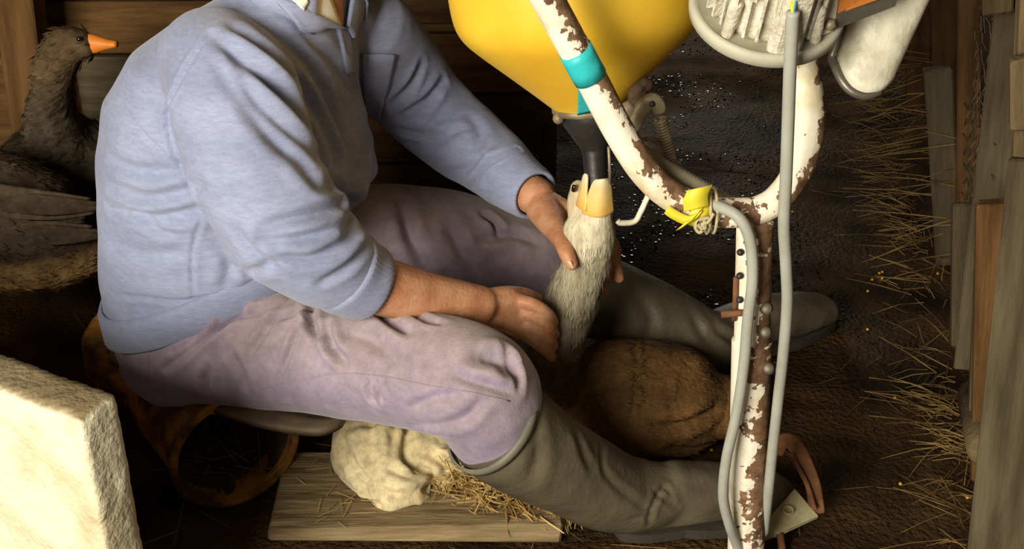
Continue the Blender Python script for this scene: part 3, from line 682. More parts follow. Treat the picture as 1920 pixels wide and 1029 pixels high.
for _ in range(20):
    p = G(random.uniform(545, 680), random.uniform(850, 985), .034); a = random.uniform(-1.6, 1.6); straw_piece(mb, p, (math.cos(a), math.sin(a), 0), random.uniform(.02, .05), .0009)
tag(mb.build('straw_bits', M['straw_pale'], None, False), 'few straw bits lying on the grey board left of the sack', 'straw', kind='stuff')

# ================================================================== PERSON
person = thing('person', 'person in blue sweater, mauve trousers and rubber boots holding a goose by the neck', 'person', (-.5, 1.88, 0))
# ---- trousers
PEL = Vector((-.52, 1.88, .26))
rleg = [(P(350, 640, 1.79), .108), (P(480, 648, 1.73), .104), (P(620, 668, 1.66), .094), (P(760, 692, 1.59), .091), (P(862, 712, 1.535), .091), (P(905, 740, 1.515), .088), (P(925, 785, 1.515), .080), (P(940, 805, 1.517), .076)]
lleg = [(P(520, 500, 1.98), .105), (P(680, 450, 2.03), .10), (P(800, 442, 2.06), .092), (P(920, 462, 2.075), .085), (P(1000, 492, 2.075), .082), (P(1060, 530, 2.07), .074), (P(1110, 555, 2.065), .068)]
mb = MB()
blob_tube(mb, rleg, 5, 28); blob_tube(mb, lleg, 5, 28)
ring_loft(mb, [((-.53, 1.885, .155), (.13, 0, 0), (0, .15, 0), .9), ((-.53, 1.885, .20), (.165, 0, 0), (0, .185, 0), .9), ((-.525, 1.885, .28), (.175, 0, 0), (0, .19, 0), .9), ((-.51, 1.88, .36), (.17, 0, 0), (0, .185, 0), 1), ((-.50, 1.88, .40), (.15, 0, 0), (0, .17, 0), 1)])
tro = remesh(mb, .0043, 12)
sculpt(tro, [
 ([(462, 572), (420, 606), (375, 640), (312, 690)], .006, 0.0135), ([(395, 606), (355, 640), (325, 660)], .005, 0.0075), ([(560, 548), (500, 580), (440, 596), (405, 622)], .007, 0.0135),
 ([(600, 558), (550, 588), (505, 600)], .006, 0.0090), ([(585, 560), (583, 600), (596, 632)], .007, 0.0150), ([(612, 610), (622, 650), (648, 680)], .007, 0.0150), ([(562, 608), (545, 650), (532, 688)], .005, 0.0105),
 ([(535, 570), (490, 630), (470, 660)], .006, 0.0075), ([(700, 578), (735, 605), (765, 622)], .007, 0.0120), ([(760, 580), (800, 600), (830, 606)], .006, 0.0075), ([(688, 716), (694, 740), (706, 756)], .005, 0.0090), ([(705, 716), (716, 750)], .004, 0.0075),
 ([(770, 765), (815, 745), (850, 742)], .007, 0.0075), ([(775, 800), (820, 800), (870, 785), (905, 750)], .008, 0.0090), ([(850, 700), (905, 720), (965, 735)], .007, 0.0075), ([(900, 668), (935, 672), (965, 700)], .012, 0.0150), ([(945, 650), (966, 690), (975, 730)], .006, 0.0090),
 ([(390, 690), (385, 720), (400, 745)], .007, 0.0090), ([(430, 660), (450, 700), (460, 730)], .008, 0.0075), ([(640, 620), (700, 640), (760, 690)], .012, 0.0060),
 ([(755, 380), (770, 440), (800, 500)], .012, 0.0120), ([(905, 400), (925, 415), (940, 440)], .007, 0.0135), ([(900, 450), (960, 440), (1010, 455)], .010, 0.0090), ([(840, 420), (870, 480), (900, 520)], .012, 0.0090)], .0035, 9)
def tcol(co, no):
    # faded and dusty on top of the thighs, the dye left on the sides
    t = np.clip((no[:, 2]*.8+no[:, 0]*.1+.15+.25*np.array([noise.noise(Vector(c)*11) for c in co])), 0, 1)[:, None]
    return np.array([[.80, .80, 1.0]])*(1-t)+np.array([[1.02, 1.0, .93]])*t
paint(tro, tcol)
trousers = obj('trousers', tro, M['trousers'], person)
bt = bvh_of(tro)
# seam along the outer leg, pocket edge
def seam(bv, pl, r, name, m, parent, lift=.0005):
    pts = []
    for q in cr(pl, 6):
        h = bv.ray_cast(CAM, ray(q[0], q[1]))
        if h[0] is not None: pts.append(h[0]+(-ray(q[0], q[1]))*lift)
    mb = MB(); mb.tube(pts, r, 6); return mb.build(name, m, parent)
seam(bt, [(480, 730), (560, 712), (640, 700), (720, 706), (800, 722), (880, 735), (955, 752)], .0012, 'outer_seam', M['trouser_trim'], trousers)
seam(bt, [(276, 625), (277, 660), (280, 695)], .0014, 'back_seam', M['trouser_trim'], trousers)

# ---- boots
def boot(shaft, heel, toe, up0, name, rim_sc=1.04):
    mb = MB(); blob_tube(mb, shaft, 6, 28)
    h = Vector(heel); t = Vector(toe); d = (t-h).normalized(); s = Vector((-d.y, d.x, 0)); L_ = (t-h).length; z = Vector((0, 0, 1))
    st = [(-.01, .030, .085, .05), (.03, .041, .10, .055), (.30*L_, .042, .115, .062), (.52*L_, .046, .098, .052), (.75*L_, .050, .076, .041), (.92*L_, .043, .058, .034), (L_+.002, .022, .038, .028)]
    rings = []
    for x, wv, hh, c in st: rings.append((h+d*x+z*(.016+hh/2), s*wv, z*(hh/2), .8))
    ring_loft(mb, rings, 28)
    me = remesh(mb, .0055, 7)
    return me, h, d, s, L_
def boot_obj(shaft, heel, toe, strokes, rimpts, label):
    me, h, d, s, L_ = boot(shaft, heel, toe, None, None)
    sculpt(me, strokes, .0025, 14)
    o = obj('boot', me, M['boot'], person)
    mb = MB(); n = 30; v = []; f = []
    for zz in (0.002, .020):
        for k in range(n):
            a = 2*math.pi*k/n; x = math.cos(a); y = math.sin(a); c = L_*.5+x*(L_*.5+.012)
            wv = .049 if x > -.2 else .043
            wv *= (1-.18*math.exp(-((c/L_-.33)/.14)**2)); v.append(h+d*c+s*(math.copysign(abs(y)**.75, y)*wv)+Vector((0, 0, zz)))
    for k in range(n): f.append((k, (k+1) % n, n+(k+1) % n, n+k))
    f += [tuple(range(n-1, -1, -1)), tuple(range(n, 2*n))]; mb.add(v, f); mb.build('sole', M['sole'], o, False)
    # rim round the boot top
    (p0, r0), (p1, _) = shaft[0], shaft[1]; ax_ = (p0-p1).normalized(); mb = MB()
    lathe(mb, [(r0*.97, -.010), (r0*1.01, -.010), (r0*1.025, -.003), (r0*1.01, .004), (r0*.96, .004)], p0+ax_*.030, ax_, 44); mb.build('boot_rim', M['boot_rim'], o)
    return o
rh = G(1165, 1003); rt_ = G(1478, 955)
boot_obj([(P(945, 806, 1.517), .083), (P(1010, 850, 1.54), .077), (P(1090, 893, 1.575), .071), (P(1160, 925, 1.60), .066), (rh+Vector((.055, .015, .075)), .055)], rh, rt_,
 [([(1130, 835), (1133, 880), (1160, 915), (1200, 945), (1222, 965)], .006, .003), ([(1215, 985), (1225, 945), (1245, 915), (1260, 935)], .005, .004), ([(1225, 920), (1245, 935), (1270, 950)], .004, .004), ([(1180, 975), (1205, 970), (1225, 978)], .004, .003),
  ([(1000, 800), (1010, 840), (1000, 900)], .012, .004), ([(1080, 810), (1095, 850), (1110, 880)], .008, .004), ([(1290, 905), (1330, 920), (1360, 925)], .012, .004)], None, None)
lh = G(1352, 684); lt = G(1556, 604)
boot_obj([(P(1098, 548, 2.066), .084), (P(1170, 575, 2.06), .079), (P(1260, 612, 2.055), .071), (P(1330, 638, 2.06), .062), (lh+Vector((.045, .03, .075)), .054)], lh, lt,
 [([(1300, 590), (1320, 630), (1350, 660)], .010, .006), ([(1200, 560), (1220, 600), (1210, 650)], .012, .005), ([(1340, 620), (1380, 640), (1390, 670)], .009, .006)], None, None)

# ---- sweater
def fr(c, a_deg, fw, lt, pw=.95, tilt=0):
    a = math.radians(a_deg); f_ = Vector((math.cos(a), math.sin(a), -math.sin(math.radians(tilt)))); l = Vector((-math.sin(a), math.cos(a), 0))
    return (Vector(c), f_*fw, l*lt, pw)
mb = MB()
ring_loft(mb, [fr((-.498, 1.885, .375), 0, .190, .195, .9, -28), fr((-.496, 1.885, .395), 0, .206, .208, .9, -27), fr((-.478, 1.88, .44), -6, .222, .212, .92, -18), fr((-.455, 1.875, .52), -12, .232, .212, .95, -6), fr((-.452, 1.87, .60), -20, .212, .215), fr((-.445, 1.87, .69), -26, .182, .215),
               fr((-.415, 1.87, .765), -28, .150, .205), fr((-.375, 1.875, .815), -28, .115, .165), fr((-.345, 1.88, .85), -28, .085, .11), fr((-.33, 1.88, .872), -28, .072, .08)], 48)
rs = [(P(405, 118, 1.74), .085), (P(432, 165, 1.67), .090), (P(455, 250, 1.62), .092), (P(490, 345, 1.58), .089), (P(540, 430, 1.56), .083), (P(600, 482, 1.57), .073), (P(645, 508, 1.585), .063)]
ls = [(P(690, 60, 2.02), .080), (P(730, 110, 2.08), .084), (P(778, 180, 2.11), .082), (P(835, 238, 2.10), .077), (P(905, 288, 2.02), .068), (P(950, 328, 1.955), .056)]
blob_tube(mb, rs, 6, 28); blob_tube(mb, ls, 6, 28)
swm = remesh(mb, .0043, 12)
sculpt(swm, [
 ([(408, 72), (470, 120), (530, 175), (580, 240), (608, 320)], .011, .016), ([(440, 55), (520, 115), (575, 180), (618, 270), (628, 330)], .011, .014), ([(490, 40), (550, 90), (600, 160), (640, 250), (655, 310)], .010, .012),
 ([(430, 90), (470, 170), (540, 240), (590, 290)], .010, .009), ([(400, 90), (430, 160), (480, 220)], .010, .006), ([(470, 210), (530, 270), (590, 320)], .012, .010),
 ([(664, 372), (620, 395), (560, 410), (500, 425)], .009, .014), ([(668, 405), (620, 432), (560, 448), (490, 452)], .009, .013), ([(672, 428), (630, 462), (580, 485), (520, 480)], .009, .012), ([(610, 340), (640, 362), (660, 400)], .010, .010), ([(565, 320), (600, 350), (645, 370)], .010, .008), ([(690, 455), (650, 500), (600, 530)], .007, .007), ([(440, 430), (470, 470), (520, 510)], .009, .007),
 ([(395, 66), (345, 130), (316, 200), (318, 260), (345, 330), (386, 390)], .0045, .006), ([(384, 396), (366, 450), (360, 500), (362, 560)], .0035, .005), ([(225, 190), (262, 245), (310, 295), (340, 312)], .0035, .004),
 ([(206, 300), (260, 322), (330, 322)], .010, .009), ([(206, 345), (270, 372), (340, 362), (380, 345)], .010, .010), ([(206, 392), (270, 405), (330, 402), (384, 386)], .010, .012), ([(255, 405), (300, 430), (330, 436)], .009, .008), ([(215, 460), (280, 478), (340, 470)], .012, .006),
 ([(213, 552), (270, 560), (330, 566), (400, 556), (460, 538)], .004, .005), ([(430, 500), (470, 510), (510, 500)], .009, .007), ([(400, 440), (430, 500), (420, 540)], .010, .006),
 ([(792, 122), (770, 160), (735, 196)], .008, .011), ([(832, 152), (800, 188), (755, 215)], .008, .013), ([(815, 185), (790, 212), (765, 225)], .008, .008), ([(735, 240), (800, 256), (870, 242)], .008, .008), ([(735, 262), (790, 272), (850, 262)], .008, .006),
 ([(968, 280), (925, 300), (900, 325), (888, 352)], .006, .010), ([(905, 300), (870, 318), (830, 322)], .008, .006), ([(880, 215), (900, 250), (890, 290)], .010, .006),
 ([(655, 130), (690, 220), (700, 300), (690, 400)], .014, .009), ([(705, 200), (680, 280), (660, 360), (665, 420)], .014, .010), ([(720, 250), (735, 330), (720, 420)], .014, .008), ([(640, 300), (660, 380), (650, 430)], .012, .010), ([(560, 60), (620, 110), (660, 170)], .010, .008)], .005, 8)
sweater = obj('sweater', swm, M['sweater'], person)
bs = bvh_of(swm)
def cuff(pts, r0, r1, m, name, parent, nr=46):
    A = cr([tuple(p) for p in pts], 6); R_ = np.interp(np.linspace(0, 1, len(A)), [0, .15, .85, 1], [r0*.9, r0, r1, r1*.93]); mb = MB()
    v, f = tube_geo([Vector(a) for a in A], list(R_), nr*2, False, None, None, lambda k, i: 1.0 if i < 3 else (1.018 if k % 2 else .985)); mb.add(v, f)
    o = mb.build(name, m, parent); s = o.modifiers.new('s', 'SOLIDIFY'); s.thickness = .006; s.offset = -1; return o
cuff([P(636, 502, 1.580), P(664, 519, 1.592), P(700, 534, 1.605)], .0655, .057, M['sweater'], 'cuff', sweater)
cuff([P(940, 320, 1.968), P(972, 345, 1.925), P(1004, 366, 1.885)], .056, .046, M['sweater'], 'cuff', sweater)
# hem band, pocket, placket, collar
mb = MB(); pr_ = []
for zz, k in ((.412, .99), (.402, 1.012), (.358, 1.0), (.350, .965)): pr_.append(fr((-.500, 1.885, zz), 0, .206*k, .208*k, .9, -27.5))
ring_loft(mb, pr_, 80, False); o = mb.build('hem_band', M['sweater'], sweater); s = o.modifiers.new('s', 'SOLIDIFY'); s.thickness = .006
quad_patch(bs, (676, 98), (738, 100), (715, 220), (690, 205), 10, 12, .008, .006, .002).build('pocket', M['sweater'], sweater)
quad_patch(bs, (628, 45), (652, 55), (662, 135), (648, 135), 6, 10, .006, .006).build('placket', M['sweater'], sweater)
# collars: bands of cloth that stand round the neck and fold over
NB = Vector((-.325, 1.88, .865)); nd = Vector((.42, -.08, .9)).normalized()
def collar(name, m, parent, r_in, r_out, h_in, h_out, a0, a1, drop=0.0, th=.004):
    u_ = Vector((math.cos(math.radians(-28)), math.sin(math.radians(-28)), -.35)); u_ = (u_-nd*u_.dot(nd)).normalized(); b_ = nd.cross(u_)
    v = []; f = []; n = 40; rows = [(r_in, h_in*.2), (r_in*1.0, h_in), ((r_in+r_out)/2, h_in*1.05), (r_out, (h_in+h_out)/2), (r_out*1.08, h_out)]
    for i in range(n+1):
        a = math.radians(a0+(a1-a0)*i/n); fr_ = (1+math.cos(a))/2
        for j, (r, h) in enumerate(rows): v.append(NB+(u_*math.cos(a)+b_*math.sin(a))*(r*(1+.20*fr_*(j > 2)))+nd*(h-drop*fr_*(j > 1)*(j-1)/3))
    k = len(rows)
    for i in range(n):
        for j in range(k-1): f.append((i*k+j, i*k+j+1, (i+1)*k+j+1, (i+1)*k+j))
    mb = MB(); mb.add(v, f); o = mb.build(name, m, parent); s = o.modifiers.new('s', 'SOLIDIFY'); s.thickness = th; return o
collar('collar', M['sweater'], sweater, .072, .095, .035, -.012, 40, 320, .02)
shirt = collar('shirt_collar', M['shirt'], person, .064, .083, .042, .004, 40, 320, .03, .003)
quad_patch(bs, (596, -40), (640, -40), (640, 50), (628, 46), 6, 10, .004, .004).build('open_neck', M['skin'], person)
quad_patch(bs, (528, -30), (606, -30), (634, 50), (566, 22), 10, 10, .007, .004, .002).build('shirt_front', M['shirt'], shirt)
quad_patch(bs, (515, -30), (552, -30), (570, 10), (562, 28), 8, 10, .019, .004).build('shirt_collar_tip', M['shirt'], shirt)
quad_patch(bs, (486, -30), (542, 12), (640, 52), (556, 58), 12, 12, .013, .005, .003).build('collar_flap', M['sweater'], sweater)
quad_patch(bs, (652, -30), (690, -30), (652, 72), (640, 48), 8, 12, .013, .005, .003).build('collar_flap', M['sweater'], sweater)
# ---- body: one continuous figure (head, torso, arms with hands, legs)
mb = MB()
ring_loft(mb, [fr((-.52, 1.885, .20), 0, .10, .13), fr((-.50, 1.885, .30), 0, .13, .15), fr((-.46, 1.88, .45), -10, .15, .15), fr((-.45, 1.87, .62), -20, .14, .16), fr((-.41, 1.87, .75), -28, .10, .14), fr((-.36, 1.88, .81), -28, .06, .08)], 32)
neck = NB; HC = Vector((-.215, 1.845, 1.035)); hf = Vector((.80, -.30, -.50)).normalized(); hs = Vector((.35, .93, 0)); hs = (hs-hf*hs.dot(hf)).normalized(); hu = hf.cross(hs).normalized()
if hu.z < 0: hu = -hu
blob_tube(mb, [(NB-nd*.08, .055), (NB, .056), (NB+nd*.06, .054), (HC-hu*.05-hf*.02, .056)], 5, 20)
ring_loft(mb, [(HC-hu*.118+hf*.05, hf*.022, hs*.022, 1), (HC-hu*.105+hf*.045, hf*.045, hs*.038, 1), (HC-hu*.07+hf*.02, hf*.082, hs*.058, 1), (HC-hu*.02+hf*.002, hf*.098, hs*.070, 1), (HC+hu*.03-hf*.003, hf*.100, hs*.076, 1), (HC+hu*.075-hf*.008, hf*.090, hs*.072, 1), (HC+hu*.105-hf*.01, hf*.06, hs*.052, 1), (HC+hu*.118-hf*.01, hf*.02, hs*.02, 1)], 28)
blob_tube(mb, [(HC+hu*.022+hf*.095, .008), (HC-hu*.005+hf*.112, .011), (HC-hu*.022+hf*.110, .014)], 4, 12)
blob_tube(mb, [(HC-hu*.055+hf*.090-hs*.02, .007), (HC-hu*.053+hf*.098, .008), (HC-hu*.055+hf*.090+hs*.02, .007)], 4, 10)
blob_tube(mb, [(HC+hu*.032+hf*.092-hs*.045, .008), (HC+hu*.036+hf*.098, .007), (HC+hu*.032+hf*.092+hs*.045, .008)], 4, 10)
for sg in (-1, 1): blob_tube(mb, [(HC+hu*.03+hs*sg*.074-hf*.01, (.008, .018)), (HC-hu*.005+hs*sg*.078-hf*.005, (.009, .016)), (HC-hu*.03+hs*sg*.072, (.007, .009))], 4, 12)
# right arm
blob_tube(mb, [(P(410, 125, 1.75), .065), (P(445, 230, 1.65), .055), (P(500, 360, 1.585), .05), (P(545, 440, 1.565), .046), (P(640, 505, 1.585), .045), (P(720, 538, 1.610), .0445), (P(800, 556, 1.635), .039), (P(868, 566, 1.655), .0325), (P(900, 572, 1.665), .031)], 6, 22)
# right hand: palm, fingers closed on the goose's neck
kb = [P(966+4*i, 562+20*i, 1.692-.003*i) for i in range(4)]
wr = P(893, 572, 1.663)
for i, k_ in enumerate(kb):
    blob_tube(mb, [(wr+Vector((0, 0, .012-.008*i)), .020), (wr.lerp(k_, .55), .0175), (k_, .0135)], 4, 14)
    a1 = P(1003-1*i, 572+22*i, 1.680); a2 = P(1030-1*i-abs(i-1.3)*2, 588+23*i, 1.690); a3 = P(1043-i-abs(i-1.3)*3, 604+22*i, 1.712)
    blob_tube(mb, [(k_, .0118), (a1, .0102), (a2, .0094), (a3, .0080)], 4, 12)
blob_tube(mb, [(P(915, 562, 1.675), .019), (P(955, 553, 1.70), .0155), (P(990, 556, 1.735), .013), (P(1014, 566, 1.765), .0105)], 4, 12)
# left arm
blob_tube(mb, [(P(700, 70, 2.03), .06), (P(775, 170, 2.10), .05), (P(835, 240, 2.10), .045), (P(905, 290, 2.02), .042), (P(970, 345, 1.925), .036), (P(1008, 370, 1.88), .033)], 6, 20)
# left hand: back of the hand, thumb in front of the neck, fingers behind it
lw = P(1003, 370, 1.885)
lk = [P(1066, 398, 1.84), P(1062, 416, 1.825), P(1058, 434, 1.812), P(1055, 448, 1.80)]
for k_ in lk: blob_tube(mb, [(lw, .022), (lw.lerp(k_, .5), .021), (k_, .0165)], 4, 14)
blob_tube(mb, [(P(1018, 390, 1.86), .030), (P(1034, 412, 1.82), .027), (P(1044, 432, 1.775), .020), (P(1054, 456, 1.730), .0135), (P(1063, 476, 1.708), .0128), (P(1073, 497, 1.697), .0098)], 4, 16)
fing = [[(1105, 405, 1.86), (1150, 420, 1.85), (1165, 455, 1.82)], [(1100, 425, 1.86), (1148, 455, 1.845), (1154, 490, 1.825), (1161, 522, 1.808)], [(1092, 450, 1.85), (1128, 490, 1.84), (1141, 522, 1.825)], [(1085, 465, 1.84), (1112, 505, 1.825), (1125, 530, 1.81), (1131, 543, 1.80)]]
fing[0] = [(1100, 400, 1.86), (1122, 420, 1.855), (1135, 450, 1.84)]
for k_, q in zip(lk, fing):
    rr = list(np.linspace(.0125, .0092, len(q)))
    blob_tube(mb, [(k_, .0145)]+[(P(*t), r) for t, r in zip(q, rr)], 4, 12)
# legs inside the trousers and boots
for ch in (rleg, lleg): blob_tube(mb, [(p, r*.72) for p, r in ch], 4, 18)
blob_tube(mb, [(rleg[-1][0], .045), (P(1090, 893, 1.575), .035), (rh+Vector((.06, .015, .07)), .025), (rh.lerp(rt_, .7)+Vector((0, 0, .045)), .015)], 4, 14)
blob_tube(mb, [(lleg[-1][0], .045), (P(1260, 612, 2.055), .035), (lh+Vector((.05, .03, .07)), .025), (lh.lerp(lt, .7)+Vector((0, 0, .045)), .015)], 4, 14)
bm_ = remesh(mb, .0031, 2)
body = obj('body', bm_, M['skin'], person)
for sg in (-1, 1):
    m1 = MB(); blob_tube(m1, [(HC+hu*.012+hf*.088+hs*sg*.033, .009), (HC+hu*.012+hf*.089+hs*sg*.034, .009)], 2, 10); m1.build('eye', M['eye'], body)
m1 = MB(); ring_loft(m1, [(HC+hu*.02-hf*.035, hf*.078, hs*.082, 1), (HC+hu*.07-hf*.02, hf*.095, hs*.080, 1), (HC+hu*.108-hf*.015, hf*.072, hs*.062, 1), (HC+hu*.126-hf*.012, hf*.025, hs*.025, 1)], 28); m1.build('hair', M['hair'], person)
# thumb nail
m1 = MB(); blob_tube(m1, [(P(1068, 491, 1.690), (.003, .006)), (P(1073, 500, 1.692), (.0025, .005))], 2, 10); m1.build('thumbnail', M['nail'], body)

# ================================================================== GEESE
def plume(me, n, ln, wd, flow, colfn, parent, name='plumage', lift=.25, mat_='feather'):
    """small overlapping feather tips over the body"""
    me.calc_loop_triangles(); co = get_co(me); tr = np.empty(len(me.loop_triangles)*3, int); me.loop_triangles.foreach_get('vertices', tr); tr = tr.reshape(-1, 3)
    a, b_, c = co[tr[:, 0]], co[tr[:, 1]], co[tr[:, 2]]; nn = np.cross(b_-a, c-a); ar = np.linalg.norm(nn, axis=1); nn = nn/(ar[:, None]+1e-12)
    pick = rng.choice(len(tr), n, p=ar/ar.sum()); wt = rng.dirichlet((1, 1, 1), n); p = (a[pick]*wt[:, :1]+b_[pick]*wt[:, 1:2]+c[pick]*wt[:, 2:]); q = nn[pick]
    fl = flow(p); fl = fl+rng.normal(0, .16, fl.shape); fl = fl-q*np.sum(fl*q, 1)[:, None]; fl /= np.linalg.norm(fl, axis=1)[:, None]+1e-9
    sd = np.cross(q, fl); k = rng.uniform(.7, 1.25, n)[:, None]; L_ = ln(p)[:, None]*k; W_ = wd(p)[:, None]*k
    v = np.stack([p+q*.0006, p+fl*L_*.55+sd*W_+q*(L_*lift*.35), p+fl*L_+q*(L_*lift*.55), p+fl*L_*.55-sd*W_+q*(L_*lift*.35)], 1).reshape(-1, 3)
    f = np.arange(4*n).reshape(n, 4); m2 = bpy.data.meshes.new(name); m2.from_pydata(v.tolist(), [], f.tolist()); m2.update()
    cc = colfn(p)*rng.uniform(.72, 1.18, (n, 1)); col = np.ones((4*n, 4)); col[:, :3] = np.repeat(cc, 4, 0)
    m2.color_attributes.new('Col', 'FLOAT_COLOR', 'POINT').data.foreach_set('color', col.ravel())
    o = obj(name, m2, M[mat_], parent); o['kind'] = 'stuff'; return o
def mixc(t, stops):
    xs = [s[0] for s in stops]; return np.stack([np.interp(t, xs, [s[1][k] for s in stops]) for k in range(3)], 1)

# ---- the goose being fed
goose = thing('goose', 'grey goose held upright by the neck with the black spout in its open bill', 'goose', (.17, 1.84, 0))
mb = MB()
nk = [(P(1116, 396, 1.742), .0310), (P(1108, 424, 1.742), .0405), (P(1105, 455, 1.745), .0405), (P(1098, 495, 1.752), .0380), (P(1078, 545, 1.760), .0440), (P(1056, 600, 1.772), .0465), (P(1036, 670, 1.79), .0465), (P(1036, 730, 1.82), .052), (P(1075, 760, 1.85), .065)]
blob_tube(mb, nk, 6, 24)
blob_tube(mb, [(P(1070, 752, 1.845), (.07, .07)), (P(1130, 748, 1.855), (.105, .10)), (P(1210, 752, 1.865), (.116, .11)), (P(1290, 758, 1.865), (.103, .09)), (P(1345, 762, 1.865), (.062, .06))], 6, 28)
gme = remesh(mb, .005, 5)
sculpt(gme, [([(1186, 640), (1190, 700), (1182, 780)], .004, .006), ([(1105, 735), (1120, 770), (1140, 805)], .006, .006), ([(1230, 800), (1290, 795), (1340, 770)], .010, .012), ([(1250, 840), (1290, 845), (1320, 835)], .008, .008)], .0035, 26)
def held_col(c):
    z = c[:, 2]; x = c[:, 0]
    base = mixc(z, [(.0, (.13, .065, .025)), (.14, (.15, .08, .03)), (.24, (.10, .065, .035)), (.30, (.20, .16, .11)), (.40, (.30, .265, .19)), (.45, (.46, .41, .29)), (.49, (.70, .64, .47)), (.60, (.76, .70, .52))])
    bodyc = np.stack([np.full(len(c), .145), np.full(len(c), .074), np.full(len(c), .025)], 1)*(.75+.5*np.array([noise.noise(Vector(q)*16) for q in c])[:, None]+.25)
    m = (np.clip((x-.10)/.05, 0, 1)*np.clip((.32-z)/.05, 0, 1))[:, None]; return base*(1-m)+bodyc*m
paint(gme, lambda co, no: held_col(co))
obj('body', gme, M['feather'], goose)
def held_flow(p):
    z = p[:, 2]; up = np.clip((z-.24)/.06, 0, 1)[:, None]; return np.array([[.10, -.08, -1.0]])*up*np.array([[-1, 1, 1]])+np.array([[1.0, .1, -.15]])*(1-up)
plume(gme, 15000, lambda p: np.where(p[:, 2] > .5, .008, np.where(p[:, 2] > .27, .020, .014)), lambda p: np.where(p[:, 2] > .5, .0006, np.where(p[:, 2] > .27, .0009, .0016)), held_flow, held_col, goose, lift=.08)
# bill: lower mandible towards us, upper one behind the spout on the left
def shell(base_l, base_r, tip_l, tip_r, bulge, th, m, name, mid=None, n=12):
    bl, br, tl, tr_ = [Vector(q) for q in (base_l, base_r, tip_l, tip_r)]; nrm = ((br-bl).cross(tl-bl)).normalized()
    if nrm.y > 0: nrm = -nrm
    v = []; f = []
    for j in range(n+1):
        t = j/n
        for i in range(n+1):
            s = i/n; wf = math.sqrt(max(.55, 1-((t-.80)/.30)**2)) if t > .74 else 1; s = .5+(s-.5)*wf; c = bl.lerp(br, s).lerp(tl.lerp(tr_, s), t); ed = math.sin(math.pi*(i/n))
            v.append(c+nrm*(bulge*ed*(1-.45*t))+(tl-bl).normalized()*(.004*ed*t))
    W_ = n+1
    for j in range(n):
        for i in range(n): q = j*W_+i; f.append((q, q+1, q+W_+1, q+W_))
    mb = MB(); mb.add(v, f); o = mb.build(name, M[m], goose); bl_, tl_ = (bl+br)/2, (tl+tr_)/2
    def bc(co, no):
        t = np.clip(((co-np.array(bl_))@np.array((tl_-bl_).normalized()))/(tl_-bl_).length, 0, 1); return mixc(t, [(0, (.80, .47, .11)), (.35, (.84, .60, .20)), (.75, (.82, .62, .30)), (.95, (.85, .76, .55))])
    paint(o.data, bc); s = o.modifiers.new('s', 'SOLIDIFY'); s.thickness = th; s.offset = -1; o.modifiers.new('u', 'SUBSURF').render_levels = 1; return o
shell(P(1088, 400, 1.712), P(1153, 397, 1.712), P(1111, 335, 1.706), P(1147, 333, 1.708), .017, .004, 'bill_pale', 'lower_bill')
shell(P(1078, 384, 1.735), P(1098, 398, 1.70), P(1091, 336, 1.745), P(1100, 324, 1.722), .005, .005, 'bill_pale', 'upper_bill')
m1 = MB(); blob_tube(m1, [(P(1077, 350, 1.732), .0042), (P(1076, 356, 1.732), .0042)], 2, 12); 
mh = MB(); blob_tube(mh, [(P(1085, 352, 1.75), .014), (P(1092, 375, 1.755), .026), (P(1104, 405, 1.75), .034)], 5, 18); hm = remesh(mh, .004, 3); paint(hm, lambda c, n: mixc(c[:, 2], [(.45, (.60, .55, .40)), (.60, (.66, .52, .33))])); obj('face', hm, M['feather'], goose)
m1.build('eye', M['eye'], goose)

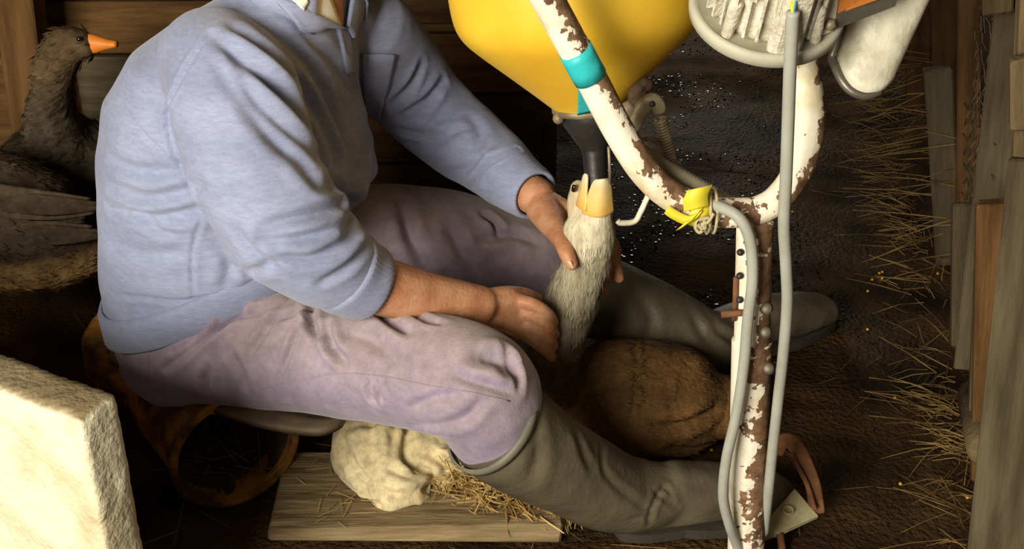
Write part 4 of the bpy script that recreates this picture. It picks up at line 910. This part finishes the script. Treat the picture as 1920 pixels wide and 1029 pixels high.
# ---- geese in the background
def goose_bg(name, label, body, neckp, wing, tail, col, billp=None, eye=None, legs=()):
    g = thing(name, label, 'goose', (body[0][0].x, body[0][0].y, 0), 'geese behind the sitter'); mb = MB(); blob_tube(mb, body, 6, 28)
    if neckp: blob_tube(mb, neckp, 6, 20)
    me = remesh(mb, .0075, 5); sculpt(me, [], .004, 25); paint(me, lambda c, n: col(c)); obj('body', me, M['feather_dark'], g)
    plume(me, 2600, lambda p: np.full(len(p), .022), lambda p: np.full(len(p), .0034), lambda p: np.tile(np.array([[tail[0], tail[1], tail[2]]]), (len(p), 1)), col, g, mat_='feather_dark')
    if wing:
        w0, w1, r = wing
        for k in range(9):
            t = k/8; a = w0+Vector((0, -.006+.002*k, .05-.10*t)); b_ = w1+Vector((.02*math.sin(k), 0, .03-.075*t)); mbw = MB()
            A = cr([(*a, .006), (*a.lerp(b_, .3), .019), (*a.lerp(b_, .7), .016), (*b_, .003)], 5)
            v, f = tube_geo([Vector(q[:3])+Vector((0, -.02*math.sin(math.pi*i/(len(A)-1)), 0)) for i, q in enumerate(A)], [(q[3], .0022) for q in A], 8, True, None, (0, 0, 1)); mbw.add(v, f)
            mw = mbw.mesh(); paint(mw, lambda c, n: np.tile(np.array([[.055, .038, .022]])*(1.3 if k % 3 == 0 else .9), (len(c), 1))); obj('flight_feather', mw, M['feather_dark'], g)
    if billp:
        p0, p1 = billp; m1 = MB(); A = cr([(*p0, .021, .017), (*p0.lerp(p1, .3), .018, .014), (*p0.lerp(p1, .7), .010, .011), (*p1, .006, .009)], 4)
        v, f = tube_geo([Vector(a[:3]) for a in A], [(a[3], a[4]) for a in A], 14, True, None, (0, 0, 1)); m1.add(v, f); m1.build('bill', M['bill_orange'], g)
    if eye is not None: m1 = MB(); blob_tube(m1, [(eye, .005), (eye+Vector((.001, 0, 0)), .005)], 2, 10); m1.build('eye', M['eye'], g)
    for l in legs: m1 = MB(); m1.tube([l, Vector((l.x+.01, l.y, .015)), Vector((l.x+.05, l.y-.01, .006))], [.009, .007, .006], 8); m1.build('leg', M['bill_orange'], g)
    return g
dk = lambda c: mixc(c[:, 2], [(.0, (.06, .035, .015)), (.3, (.05, .032, .018)), (.42, (.05, .038, .025)), (.50, (.075, .058, .036)), (.58, (.13, .085, .042)), (.66, (.11, .07, .035))])
goose_bg('goose', 'dark brown goose with orange bill peering out behind the blue sweater', 
  [(P(230, 330, 2.40), .07), (P(160, 325, 2.40), .12), (P(80, 335, 2.42), .115), (P(10, 345, 2.44), .06)],
  [(P(120, 290, 2.36), .075), (P(96, 235, 2.33), .052), (P(95, 180, 2.32), .042), (P(104, 125, 2.31), .041), (P(126, 88, 2.30), .040), (P(154, 82, 2.29), .030)], None, (-1, .1, -.2), dk, (P(162, 82, 2.29), P(219, 83, 2.28)), P(148, 73, 2.262))
def wcol(c):
    t = c[:, 2]; return mixc(t, [(.0, (.5, .29, .10)), (.22, (.55, .33, .125)), (.27, (.34, .20, .08)), (.31, (.045, .030, .017)), (.45, (.06, .042, .024))])
goose_bg('goose', 'brown goose with pale rump at the left edge, folded wing towards us',
  [(P(-130, 400, 2.16), .09), (P(-40, 405, 2.14), .13), (P(60, 430, 2.13), .125), (P(140, 445, 2.14), .09), (P(200, 430, 2.16), .045)], None, (P(-70, 390, 2.03), P(175, 400, 2.06), .1), (1, 0, -.15), wcol)
